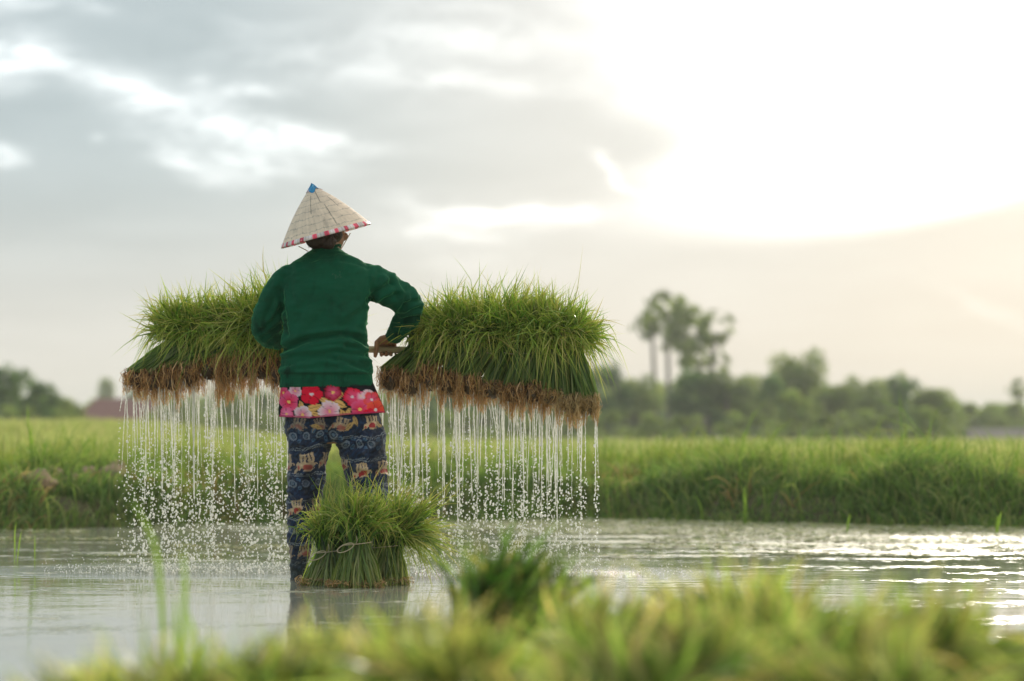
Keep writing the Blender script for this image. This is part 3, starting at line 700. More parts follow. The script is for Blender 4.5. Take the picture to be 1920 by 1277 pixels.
# hands: wrist -> palm -> five fingers closed on the pole
def POLE(px): d = np.interp(px, [240, 1130], [10.44, 10.02]); return W(px, np.interp(px, [240, 1130], [648, 662]), d)
def hand(sgn, wx, wrist, armpts):
    out = [limb([*sh(armpts[:-1], .62), (*armpts[-1][:3], 12.5)])]
    c = POLE(wx); w = np.array(wrist)
    R0 = .0155
    # palm: slab from wrist to the top-back of the pole
    kn = c + np.array([0, -.004, R0 + .013])
    for k_ in range(5):
        f = k_ / 4; px_ = c[0] + sgn * (-.036 + .018 * k_)
        tgt = np.array([px_, kn[1] + .004, kn[2]])
        st = w + np.array([sgn * (-.018 + .009 * k_), 0, 0])
        out.append(tube([st, (st + tgt) / 2 + np.array([0, -.002, .006]), tgt], [.0155, .0150, .0115], 12))
    out.append(tube([w + np.array([sgn * .02, 0, .0]), c + np.array([sgn * .045, .0, .034])], [.015, .013], 10))
    # four fingers over the far side of the pole and curled back under it
    for k_, (ln, rr) in enumerate([(1.0, .0090), (1.08, .0092), (1.0, .0086), (.85, .0078)]):
        x_ = c[0] + sgn * (-.026 + .0205 * k_); a = np.linspace(80, 80 - 225 * ln, 9)
        pts = [np.array([x_ + sgn * .001 * i_, c[1] + (R0 + rr * .9) * math.cos(R(q)), c[2] + (R0 + rr * .9) * math.sin(R(q))]) for i_, q in enumerate(a)]
        rad = rr * np.array([1.15, 1.05, 1.0, 1.08, .98, .95, 1.0, .9, .72])
        out.append(tube(np.array(pts), rad, 10))
    # thumb from the side of the palm down across the near side of the pole
    b = c + np.array([-sgn * .034, -.006, R0 + .016])
    out.append(tube([b + np.array([sgn * .012, .004, .012]), b + np.array([-sgn * .004, -.010, -.002]), c + np.array([-sgn * .040, -R0 - .011, .002]), c + np.array([-sgn * .043, -R0 - .008, -.018]), c + np.array([-sgn * .046, -R0 - .004, -.034])], [.0135, .0125, .0105, .0105, .0068], 10))
    return out
RW_ = W(731, 634, 10.17); LWr = W(536, 640, 10.20)
parts += hand(1, 724, RW_, R_ARM)
parts += hand(-1, 548, LWr, L_ARM)
for leg in (R_LEG, L_LEG):
    parts.append(limb(sh(leg, .72)))
    a = W(leg[-1][0], 1090, leg[-1][2]); parts.append(tube([[a[0], a[1] - .03, -.15], [a[0], a[1] + .06, -.155], [a[0], a[1] + .16, -.165]], [.034, .036, .026], 12))
def skincol(v, n):
    c = np.tile(np.array([.36, .175, .095]), (len(v), 1)) * (1 + .12 * fbm(v, .06, 4))[:, None]
    lip = (np.abs(((v - hc) @ up) + .057) < .010) & (((v - hc) @ fwd) > .07) & (np.abs((v - hc) @ rt) < .022)
    c[lip] = [.30, .09, .07]; return c
body = skin_obj('body', remesh(parts, .0036, 4), SKIN, person, colf=skincol)
for s_ in (-1, 1):
    V, Fs = hell(s_ * .030, .066, .006, .0125, .0125, .0125)
    dd = (V - H(s_ * .030, .066, .006)) @ fwd
    ec = np.where(dd[:, None] > .0108, [[.02, .015, .01]], [[.7, .68, .65]])
    mesh('eye', V, Fs, attr_mat('eye', .15, .6), person, col=ec)
# nails on the visible thumb
# --- hair: gathered low at the nape
hp = [hell(0, -.032, .030, .079, .084, .086), hell(.03, -.030, -.035, .050, .058, .045), hell(-.03, -.040, -.035, .045, .052, .045), hell(-.01, -.062, -.062, .052, .040, .044), hell(.025, -.045, -.075, .036, .032, .040)]
def hairdisp(v, n): return .0016 * np.sin(((v - hc) @ rt) * 900 + 3 * fbm(v, .05, 2)) + .002 * fbm(v, .03, 7)
hcol = lambda v, n: np.tile(np.array([.035, .018, .010]), (len(v), 1)) * (1 + .6 * fbm(v * np.array([1, 1, .15]), .012, 5))[:, None].clip(.3, 2)
hair = skin_obj('hair', remesh(hp, .004, 4), attr_mat('hair', .45, .4), person, hairdisp, hcol)
r = np.random.default_rng(3); n = 160
aa = r.uniform(-1, 1, n); P0 = np.array([H(.070 * a_, -.02 - .05 * math.sqrt(max(0, 1 - a_ * a_)), -.02) for a_ in aa])
P1 = P0 - up * .03 + fwd * -.006; P2 = P1 - up * r.uniform(.015, .05, (n, 1)) + rt * r.normal(0, .008, (n, 1)) + fwd * r.normal(0.004, .006, (n, 1))
V, Fq, cc = ribbons(np.stack([P0, P1, P2], 1), np.full(n, .0022), 5, colmix(n, [(.05, .022, .012), (.09, .045, .025)], r), colmix(n, [(.10, .05, .03)], r), r=r)
mesh('loose_hair', V, Fq, attr_mat('hair_strand', .4, .5, .3), hair, col=cc)

# --- sweater
sw_rows = [(463, 588, 636, .056, .02), (470, 581, 643, .064, .015), (478, 569, 654, .070, .01), (486, 556, 674, .082, .005), (497, 540, 690, .096), (512, 532, 698, .105), (535, 529, 699, .112), (560, 528, 693, .118),
           (590, 529, 689, .120), (620, 530, 688, .120), (645, 530, 689, .122), (662, 530, 692, .126), (680, 528, 696, .130), (697, 525, 698, .134), (712, 524, 700, .134), (728, 523, 702, .134)]
sp_ = [loft([rowpx(*q) for q in sw_rows], 56, 2.25), limb(sh(R_ARM, 1.0), 6, 26), limb(sh(L_ARM, 1.08), 6, 26)]
FOLDS = [  # polyline in photo pixels, depth mm, width px
    ([(532, 656), (567, 640), (600, 633), (640, 629), (670, 634), (690, 647)], 11, 5), ([(533, 673), (565, 669), (600, 664), (640, 661), (691, 667)], 8, 4.5), ([(531, 684), (570, 677), (612, 671), (655, 680), (694, 697)], 8, 4.5),
    ([(560, 690), (600, 684), (640, 689)], 3, 5), ([(640, 669), (665, 673), (690, 686)], 6, 4), ([(650, 650), (675, 654), (693, 662)], 6, 4),
    ([(693, 566), (712, 545), (735, 530)], 7, 5), ([(694, 562), (704, 535), (712, 512)], 7, 6), ([(697, 572), (725, 560), (750, 552)], 5, 4), ([(690, 570), (668, 592), (645, 622)], 5, 7), ([(684, 560), (662, 566), (640, 582)], 3, 7),
    ([(720, 505), (738, 530), (742, 556)], 4, 5), ([(745, 520), (760, 545), (758, 575)], 4, 4), ([(768, 540), (772, 562), (752, 580)], 4, 4),
    ([(790, 562), (766, 570), (748, 584)], 5, 3.5), ([(788, 578), (766, 584), (746, 592)], 5, 3.5), ([(782, 594), (764, 597), (748, 600)], 5, 3.5), ([(772, 610), (755, 612), (742, 608)], 4, 3),
    ([(529, 520), (527, 550), (533, 590), (536, 625)], 8, 5), ([(520, 545), (508, 575), (496, 600)], 4, 5), ([(528, 575), (513, 600), (492, 620)], 5, 4.5), ([(530, 600), (515, 618), (495, 632)], 5, 4), ([(532, 616), (520, 628), (506, 640)], 4, 4),
    ([(540, 640), (556, 600), (580, 560), (592, 545)], 3, 8), ([(556, 655), (585, 610), (620, 575)], 3, 8), ([(600, 650), (640, 610), (660, 590)], 2.5, 8), ([(545, 500), (541, 530), (546, 560)], 4, 6),
    ([(600, 478), (585, 488), (560, 500)], 2.5, 4), ([(640, 486), (664, 492), (690, 500)], 2.5, 4)]
FOLDS = [(smoothpts(a_), b_, c_) for a_, b_, c_ in FOLDS]
def swdisp(v, n):
    px, py = PX(v), PY(v); back = sst(.15, -.25, n[:, 1]); o = np.zeros(len(v))
    hemz = sst(703, 696, py)
    for pl, A, s_ in FOLDS:
        d_ = polydist(px, py, pl) / s_
        o += A * .0016 * (-np.exp(-(d_ * .85) ** 2) + .45 * np.exp(-((d_ - 2.1) / 1.1) ** 2)) * back
    q = v * np.array([1, 1, 2.2])
    o = o * hemz + .0035 * fbm(q, .16, 31, 3) * hemz + .0012 * fbm(q, .05, 32, 3)
    fr = 1 - back
    o += fr * .004 * fbm(q * np.array([.6, 1, 1.6]), .12, 33, 3) * hemz
    rib = sst(699, 703, py)
    o += rib * (.0009 * np.sign(np.sin(np.arctan2(v[:, 0] - person.location[0], -(v[:, 1] - D0)) * 150)) - .003)
    o += .004 * np.exp(-((py - 697) / 4) ** 2)
    hang = sst(560, 470, py); o += 0 * hang
    return o
def swcol(v, n):
    px, py = PX(v), PY(v)
    c = np.tile(np.array([.003, .080, .040]), (len(v), 1)) * (1 + .10 * fbm(v, .25, 41) + .06 * fbm(v, .02, 42))[:, None]
    c *= (1 - .16 * sst(.1, .7, fbm(v, .10, 47)))[:, None]
    c *= (1 - .35 * np.exp(-((py - 700) / 1.6) ** 2))[:, None]
    wet = sst(.15, .7, fbm(v * np.array([1, 1, .6]), .08, 43)) * (.30 + sst(560, 580, py) * (px > 740) + .8 * (px < 545) * sst(590, 610, py) + .35 * sst(690, 720, py))
    c *= (1 - .5 * np.clip(wet, 0, 1))[:, None]
    sp = (np.hypot(px - 632, (py - 516) * 1.4) < 13) & (fbm(v, .011, 44, 3) > .62)
    c[sp] = c[sp] * .6 + np.array([.05, .06, .045]); return c
m, t, p = material('knit_wool'); a_ = t.nodes.new('ShaderNodeAttribute'); a_.attribute_name = 'Col'; t.links.new(a_.outputs['Color'], p.inputs['Base Color'])
p.inputs['Roughness'].default_value = .85; p.inputs['Specular IOR Level'].default_value = .2; p.inputs['Sheen Weight'].default_value = .8; p.inputs['Sheen Roughness'].default_value = .18; p.inputs['Sheen Tint'].default_value = (.18, .85, .30, 1)
co = t.nodes.new('ShaderNodeTexCoord'); w_ = t.nodes.new('ShaderNodeTexWave'); w_.bands_direction = 'Z'; w_.inputs['Scale'].default_value = 90; w_.inputs['Distortion'].default_value = 3; w_.inputs['Detail'].default_value = 3; w_.inputs['Detail Scale'].default_value = 3
t.links.new(co.outputs['Object'], w_.inputs['Vector']); b_ = t.nodes.new('ShaderNodeBump'); b_.inputs['Distance'].default_value = .0009; b_.inputs['Strength'].default_value = .8; t.links.new(w_.outputs['Fac'], b_.inputs['Height']); t.links.new(b_.outputs[0], p.inputs['Normal'])
me = remesh(sp_, .0040, 12)
sweater = skin_obj('sweater', me, m, person, swdisp, swcol)
# collar ring
th = np.linspace(0, 2 * np.pi, 41); cc_ = W(612, 464, 9.872)
V, Fs = tube(np.stack([cc_[0] + .056 * np.cos(th), cc_[1] + .057 * np.sin(th), cc_[2] + .003 - .018 * np.sin(th) * 0 + .006 * np.cos(th * 2) - .01 * (np.sin(th) > 0) * np.sin(th)], -1), .0058, 8, caps=False)
mesh('collar', V, Fs, m, sweater, col=np.tile([.004, .07, .036], (len(V), 1)))

# --- pattern painter (prints in centimetre-true colours, sampled per vertex)
class Paint:
    def __init__(s, x0, y0, x1, y1, k, bg):
        s.x0, s.y0, s.k = x0, y0, k; s.w, s.h = int((x1 - x0) * k), int((y1 - y0) * k)
        s.Y, s.X = np.mgrid[0:s.h, 0:s.w]; s.X = s.X / k + x0; s.Y = s.Y / k + y0
        s.im = np.tile(np.array(bg, float), (s.h, s.w, 1))
    def put(s, m, c, a=1.0): s.im[m] = s.im[m] * (1 - a) + np.array(c) * a
    def loc(s, cx, cy, rot):
        a = R(rot); dx, dy = s.X - cx, s.Y - cy; return dx * math.cos(a) + dy * math.sin(a), -dx * math.sin(a) + dy * math.cos(a)
    def flower(s, cx, cy, rr, c1, c2, c3, rot=0, pet=5):
        x, y = s.loc(cx, cy, rot); th = np.arctan2(y, x); rad = np.hypot(x, y)
        edge_ = rr * (.80 + .20 * np.abs(np.cos(th * pet / 2)) ** .7 + .03 * np.sin(th * 17))
        m = rad < edge_; f = np.clip(rad / edge_, 0, 1)[..., None]
        col = np.array(c2) * (1 - f) + np.array(c1) * f
        vein = (np.abs(np.cos(th * pet / 2)) < .16)[..., None] & (f > .25)
        col = np.where(vein, col * .55, col); s.im[m] = col[m]
        s.put((rad > edge_ * .90) & m, c1, .6); s.put(rad < rr * .16, c3)
    def leaf(s, cx, cy, l, w, rot, c):
        x, y = s.loc(cx, cy, rot); m = (np.abs(y) < w * (1 - (x / l) ** 2)) & (np.abs(x) < l)
        s.put(m, c); s.put(m & (np.abs(y) < w * .12), np.array(c) * .45); s.put(m & (np.abs(y) > w * (1 - (x / l) ** 2) * .8), np.array(c) * .6)
    def ellipse(s, cx, cy, a, b, rot, c, al=1.0):
        x, y = s.loc(cx, cy, rot); s.put((x / a) ** 2 + (y / b) ** 2 < 1, c, al)
    def ring(s, cx, cy, rr, w, c, al=1.0):
        d_ = np.hypot(s.X - cx, s.Y - cy); s.put(np.abs(d_ - rr) < w, c, al); s.put(d_ < rr * .35, c, al * .5)
    def beast(s, cx, cy, k, rot, al=1.0, flip=1):       # small walking animal motif, feet up as printed
        cream, red = (.50, .36, .22), (.32, .010, .018)
        def E(dx, dy, a, b, ro, c):
            q = R(rot); X_, Y_ = dx * k * flip, dy * k; s.ellipse(cx + X_ * math.cos(q) - Y_ * math.sin(q), cy + X_ * math.sin(q) + Y_ * math.cos(q), a * k, b * k, rot + ro * flip, c, al)
        E(0, 2, 14, 7, 0, cream)
        for q in (-11, -4, 4, 11): E(q, -9, 2.6, 8, 0, cream); E(q, -15.5, 3.4, 1.8, 0, cream)
        E(0, 5, 9, 6, 0, red); E(-17, 4, 6, 6, 0, cream); E(-23, 10, 2, 7, 35, cream); E(-19, 6, 2.4, 3.2, 20, red); E(17, 2, 4, 1.2, 50, cream); E(2, 10, 11, 1.6, 0, cream)
    def sample(s, px, py):
        i = np.clip(((py - s.y0) * s.k).astype(int), 0, s.h - 1); j = np.clip(((px - s.x0) * s.k).astype(int), 0, s.w - 1); return s.im[i, j]
red, pk, wh, rd2 = (.70, .005, .035), (.75, .10, .25), (.75, .62, .68), (.35, .002, .02); ylw = (.70, .42, .14); ctr = (.85, .55, .15)
P = Paint(500, 700, 735, 810, 2.0, (.006, .006, .010))
Q = lambda x, y: (x / 4.73 + 440, y / 4.73 + 580)
for x, y, l, w, a in [(800, 810, 55, 26, 25), (920, 835, 80, 34, 25), (870, 785, 45, 24, 130), (930, 765, 40, 22, -50), (545, 880, 60, 24, 60), (590, 860, 55, 24, 80), (700, 870, 75, 34, -15), (640, 900, 50, 24, -60), (960, 930, 50, 30, 70), (1005, 910, 45, 22, -60), (720, 930, 60, 22, 20), (1165, 830, 40, 20, 70), (480, 800, 40, 16, 60)]:
    P.leaf(*Q(x, y), l / 4.73, w / 4.73, a, ylw)
for x, y, rr, c1, c2, c3, ro in [(870, 735, 80, rd2, pk, ctr, 10), (535, 725, 62, wh, pk, ctr, 20), (430, 740, 55, pk, red, ctr, 0), (480, 820, 88, pk, red, ctr, 40), (680, 752, 98, red, red, wh, 0), (1045, 775, 85, red, pk, wh, 30), (1120, 770, 45, pk, wh, ctr, 0), (1180, 760, 55, wh, pk, ctr, 30),
                             (460, 925, 62, pk, (.85, .25, .45), ctr, 10), (600, 935, 82, wh, pk, ctr, 0), (840, 905, 100, wh, pk, ctr, 35), (1110, 885, 88, pk, red, ctr, 0), (1215, 800, 75, (.75, .06, .05), pk, wh, 15), (1250, 890, 88, (.80, .10, .05), (.7, .02, .04), wh, 0), (1190, 935, 60, red, red, ctr, 0)]:
    P.flower(*Q(x, y), rr / 4.73, c1, c2, c3, ro)
# --- shirt tail under the sweater
SH = [(706, 531, 692, .120), (722, 528, 700, .128), (740, 525, 706, .134), (757, 523, 712, .138), (770, 522, 716, .141), (783, 523, 718, .142)]
V, Fs = loft([rowpx(*q) for q in SH], 220, 2.2, caps=False)
k_ = 8; rows = len(SH); Vr = V.reshape(rows, 220, 3)
zi = np.linspace(0, rows - 1, 48); i0 = np.minimum(zi.astype(int), rows - 2); f_ = (zi - i0)[:, None, None]
Vr = Vr[i0] * (1 - f_) + Vr[i0 + 1] * f_
thx = np.linspace(0, 2 * np.pi, 220, endpoint=False)
fl = np.linspace(0, 1, 48)[:, None]
cx_ = Vr.mean(axis=1, keepdims=True); off = (Vr - cx_); nrm_ = off / np.linalg.norm(off, axis=2, keepdims=True)
wv = .006 * np.sin(thx * 7 + 1)[None] * fl + .004 * np.sin(thx * 13 + 2)[None] * fl + .0015 * np.sin(thx * 29)[None] * fl ** 2
Vr = Vr + nrm_ * wv[..., None]
hemdz = np.interp(np.cos(thx), [-1, -.3, .3, 1], [.004, -.004, .010, .020]); Vr[..., 2] += (hemdz[None] * fl)
V = Vr.reshape(-1, 3); i = np.arange(47)[:, None] * 220; j = np.arange(220)[None]; Fq = np.stack([i + j, i + 220 + j, i + 220 + (j + 1) % 220, i + (j + 1) % 220], -1).reshape(-1, 4)
px, py = PX(V), PY(V); arc = np.where(V[:, 1] < D0, px, 1240 - px)
sc_ = P.sample(arc, py - 0 * px); hemline = (np.repeat(np.arange(48), 220) >= 45); sc_[hemline] = sc_[hemline] * .3 + np.array([.45, .03, .12]) * .7
shirt = mesh('floral_shirt', V, Fq, attr_mat('printed_cotton', .75, .2, .12, (1, 1, 1), bump=(60, .002)), person, col=sc_)
so_ = shirt.modifiers.new('thick', 'SOLIDIFY'); so_.thickness = .002
# --- trousers
tp = [loft([rowpx(*q) for q in [(745, 534, 700, .118), (765, 533, 706, .124), (785, 535, 711, .126), (802, 536, 716, .120), (818, 538, 719, .106), (829, 541, 721, .085)]], 48, 2.4), limb(R_LEG, 6, 30), limb(L_LEG, 6, 30)]
TF = [([(625, 835), (605, 842), (580, 846), (552, 842)], 5, 6), ([(630, 838), (655, 842), (690, 835)], 5, 6), ([(622, 830), (610, 812), (600, 800)], 5, 5), ([(628, 830), (640, 812), (650, 795)], 4, 5), ([(618, 850), (600, 880), (575, 900)], 5, 7), ([(548, 880), (570, 900), (600, 905)], 4, 5),
      ([(540, 930), (560, 945), (590, 940)], 6, 5), ([(540, 962), (560, 975), (590, 968)], 5, 5), ([(538, 990), (556, 1004), (580, 1000)], 7, 5), ([(542, 1025), (560, 1032), (580, 1026)], 6, 5), ([(544, 1052), (560, 1058), (578, 1050)], 4, 4),
      ([(650, 880), (680, 890), (728, 880)], 5, 6), ([(655, 915), (690, 920), (728, 905)], 5, 6), ([(715, 790), (700, 830), (690, 870)], 4, 7), ([(545, 790), (560, 830), (556, 870)], 4, 7)]
TF = [(smoothpts(a_), b_, c_) for a_, b_, c_ in TF]
def trdisp(v, n):
    px, py = PX(v), PY(v); back = sst(.3, -.3, n[:, 1]); o = .005 * fbm(v * np.array([1, 1, 1.8]), .13, 51, 3) + .0022 * fbm(v * np.array([1, 1, 2.5]), .05, 52, 3)
    for pl, A, s_ in TF:
        d_ = polydist(px, py, pl) / s_; o += A * .001 * (-np.exp(-d_ ** 2) + .8 * np.exp(-((d_ - 1.7) / .8) ** 2)) * back
    return o
navy = (.005, .012, .038); nav2 = (.008, .034, .085); cr_ = (.22, .25, .28)
T = Paint(500, 740, 760, 1140, 1.6, navy)
T.im *= (1 + .55 * fbm(np.stack([T.X, T.Y], -1), 18, 61, 4))[..., None].clip(.4, 2)
bl = fbm(np.stack([T.X, T.Y], -1), 9, 62, 3) > .25; T.put(bl, nav2, .8)
def band(y0, x0, x1, slope, sag, c=cr_, al=.75):
    u = (T.X - x0) / (x1 - x0); yy = y0 + slope * (u - .5) * (x1 - x0) + sag * (1 - (2 * u - 1) ** 2); inx = (u > -.05) & (u < 1.05)
    for o_ in (-1.8, 1.8): T.put(inx & (np.abs(T.Y - yy - o_) < .75), c, al)
LX, RX = (530, 627), (629, 745)
for y0, sl in [(838, -.12), (886, -.08), (937, -.10), (968, -.05), (1016, -.03), (1056, 0)]: band(y0, *LX, sl, 2)
for y0, sl in [(815, -.10), (858, -.05), (907, -.02), (948, 0), (995, 0), (1040, 0)]: band(y0, *RX, sl, 4)
for x0, x1, ys_ in ((540, 622, (818, 908, 992, 1078)), (640, 735, (834, 928, 1018))):
    for yy in ys_:
        for i_, xx in enumerate(np.arange(x0, x1, 26)):
            T.ring(xx + 6, yy - (xx - x0) * .06, 6.2, 1.5, (.17, .21, .27), .75); T.ring(xx + 6, yy - (xx - x0) * .06, 2.2, .9, (.10, .16, .22), .6)
            T.ring(xx + 19, yy - 9 - (xx - x0) * .06, 2.8, 1.0, (.05, .12, .22), .8); T.ring(xx + 19, yy + 7 - (xx - x0) * .06, 2.8, 1.0, (.05, .12, .22), .8)
for cx, cy, k_, ro, al in [(578, 868, 1.05, -8, .8), (532, 872, 1.0, -8, .7), (622, 862, .9, -8, .7), (556, 952, .9, -12, .9), (600, 950, .9, -12, .9), (575, 1036, .8, -5, .55), (536, 1036, .8, 0, .55),
                           (680, 884, .95, -8, .95), (726, 880, .9, -8, .9), (642, 872, .6, -8, .9), (690, 972, .9, 0, .9), (735, 972, .9, 0, .9), (700, 1060, .8, 0, .6),
                           (700, 793, .85, -5, 1), (640, 797, .8, 12, .6), (560, 797, .8, 8, .35), (600, 796, .7, -10, .4)]: T.beast(cx, cy, k_, ro, al)
for x, y, l, w, a in [(655, 800, 12, 5, -50), (665, 790, 12, 5, 60), (590, 800, 13, 4, 10), (715, 795, 9, 4, 60)]: T.leaf(x, y, l, w, a, (.40, .26, .10))
def trcol(v, n):
    px, py = PX(v), PY(v); arc = np.where(n[:, 1] < 0, px, 1256 - px); arc = np.where((n[:, 1] >= 0) & (px < 627), 1165 - px, arc); arc = np.where((n[:, 1] >= 0) & (px >= 627), 1372 - px, arc)
    side_ = n[:, 0] * 10; c = T.sample(arc + side_ * .3 + 5 * fbm(v, .16, 91), py + 4 * fbm(v, .12, 92) + 2 * fbm(v, .04, 93))
    c = c * (1 - .55 * sst(.1, .5, fbm(v * np.array([1, 1, .5]), .14, 94)))[:, None] + .02 * sst(.3, .7, fbm(v, .05, 95))[:, None]
    wet = sst(1030, 1075, py + 8 * fbm(v, .05, 63))[:, None]; return c * (1 - wet * .75) + np.array([.020, .026, .016]) * wet * .8
trousers = skin_obj('trousers', remesh(tp, .0034, 10), attr_mat('printed_trousers', .72, .25, 0, sheen=.25, bump=(90, .0012)), person, trdisp, trcol)

# --- conical hat (part) with ribbon, cap cover and chin strap (sub-parts)
rc_ = W(611, 441, 9.86); Mx = 4533 / 9.86
axx = np.array([-.262, -.08, .96]); axx /= np.linalg.norm(axx); ex_ = np.cross(np.array([0, 1, 0.]), axx); ex_ /= np.linalg.norm(ex_); ey_ = np.cross(axx, ex_)
RH, HH = 86.5 / Mx, 97 / Mx
def hatpt(rad, th, lift=0):
    """rad 0..1 from apex to rim, th round"""
    hgt = HH * (1 - rad) + .015 * np.sin(rad * np.pi) * 1.0
    o = rad * RH
    return rc_ + (o * np.cos(th))[..., None] * ex_ + (o * np.sin(th))[..., None] * ey_ + (hgt + lift)[..., None] * axx
nr, nth = 110, 420
rr_, th_ = np.meshgrid(np.linspace(.015, 1, nr), np.linspace(0, 2 * np.pi, nth, endpoint=False), indexing='ij')
lift = .0012 * np.sin(th_ * 46 + 3 * np.sin(rr_ * 5)) * rr_ + .0016 * fbm(np.stack([np.cos(th_) * rr_, np.sin(th_) * rr_], -1), .5, 71) * rr_
V = hatpt(rr_, th_, lift).reshape(-1, 3)
def ringfaces(a, b): 
    i = np.arange(a - 1)[:, None] * b; j = np.arange(b)[None]; return np.stack([i + j, i + b + j, i + b + (j + 1) % b, i + (j + 1) % b], -1).reshape(-1, 4)
lf = np.floor(th_ / (2 * np.pi) * 34 + .5 * np.sin(rr_ * 3)); tone = 1 + .10 * np.sin(lf * 12.9898) 
c = np.tile(np.array([.86, .74, .60]), (nr, nth, 1)) * tone[..., None] * (1 + .06 * np.sin(th_ * 160 + 9 * np.sin(lf)))[..., None] * (1 + .10 * fbm(np.stack([np.cos(th_) * rr_, np.sin(th_) * rr_, rr_], -1), .25, 72))[..., None]
for k_ in range(1, 9):
    r0 = k_ / 8.9 + .006 * np.sin(th_ * 11 + k_ * 2) + .004 * np.sin(th_ * 23 + k_)
    c[np.abs(rr_ - r0) < .0050] *= .70
    c[(np.abs(rr_ - r0) < .011) & (np.sin(th_ * 34 + k_ * 1.9) > .985)] *= .5
seam = (np.abs(((th_ / (2 * np.pi) * 34 + .5 * np.sin(rr_ * 3)) % 1) - .5) > .475); c[seam & (rr_ > .2)] *= .86
st_ = sst(.35, .8, fbm(np.stack([np.cos(th_) * rr_, np.sin(th_) * rr_], -1), .4, 79)); c *= (1 - .22 * st_ * rr_)[..., None]
for a_, r0, r1 in ((R(255), .25, .62), (R(283), .02, .45), (R(290), .5, .9), (R(318), .35, .6)):
    c[(np.abs(th_ - a_ - .1 * (rr_ - .5)) < .010 / np.maximum(rr_, .1)) & (rr_ > r0) & (rr_ < r1)] *= .5
STRAW = attr_mat('palm_leaf_straw', .6, .35, .22, (1.15, 1.0, .75))
hat = mesh('hat', V, ringfaces(nr, nth), STRAW, person, col=c.reshape(-1, 3))
hs_ = hat.modifiers.new('thick', 'SOLIDIFY'); hs_.thickness = .0022
rr_, th_ = np.meshgrid(np.array([.960, .972, .986, 1.003, 1.006, .992]), np.linspace(0, 2 * np.pi, 300, endpoint=False), indexing='ij')
V = hatpt(rr_, th_, np.array([.0022, .0024, .0024, .0010, -.0040, -.0060])[:, None] + 0 * th_).reshape(-1, 3)
sg = (((th_ / (2 * np.pi) * 24 + .15 * np.sin(th_ * 5)) % 1) < .36); cc_ = np.where(sg[..., None], [[[.88, .12, .20]]], [[[.84, .78, .79]]]) * (1 + .15 * np.sin(th_ * 90) + .2 * np.sin(th_ * 13))[..., None]
mesh('rim_ribbon', V, ringfaces(6, 300), attr_mat('shiny_ribbon', .25, .5, .35, (1, 1, 1)), hat, col=cc_.reshape(-1, 3))
rr_, th_ = np.meshgrid(np.linspace(.004, .165, 12), np.linspace(0, 2 * np.pi, 60, endpoint=False), indexing='ij')
crn = .0035 + .0016 * np.sin(th_ * 5 + rr_ * 40) + .004 * (1 - rr_ / .165) ** 2
cut = 1 + .22 * np.sin(th_ * 3 + .6) + .08 * np.sin(th_ * 7)
V = hatpt(rr_ * cut, th_, crn).reshape(-1, 3)
c = np.tile(np.array([.006, .20, .42]), (12, 60, 1)) * (1 + .5 * fbm(np.stack([np.cos(th_), np.sin(th_), rr_ * 12], -1), .9, 74))[..., None].clip(.3, 2)
c[(rr_ > .146) & (np.sin(th_ * 2 + 1) > .2)] = [.62, .45, .60]; c[(np.abs(rr_ - .06) < .008) & (np.sin(th_ * 4) > .2)] = [.12, .42, .60]
mesh('cap_cover', V, ringfaces(12, 60), attr_mat('blue_plastic', .3, .5), hat, col=c.reshape(-1, 3))
chin = H(0, .05, -.108); q1, q2 = W(657, 437, 9.93), W(560, 462, 9.90)
pts = catmull(np.array([[q1, W(649, 451, 9.93), W(640, 466, 9.92), chin, W(585, 478, 9.93), W(577, 471, 9.88), q2]]), 40)[0]
V, Fs = tube(pts, .0018, 6); mesh('chin_strap', V, Fs, plain('strap_cord', (.55, .38, .20), .7), hat)

# ------------------------------------------------------------------ bamboo pole
pp = np.array([POLE(x_) for x_ in np.linspace(312, 1085, 60)]); pr_ = .0145 + .0016 * (np.abs(((np.linspace(0, 1, 60) * 7.3) % 1) - .5) > .46)
V, Fs = tube(pp, pr_, 14); tag(mesh('carrying_pole', V, Fs, plain('bamboo', (.42, .33, .20), .45, .4, (14, .25))), 'pale bamboo carrying pole gripped by the farmer and threaded through seedling bundles', 'pole')

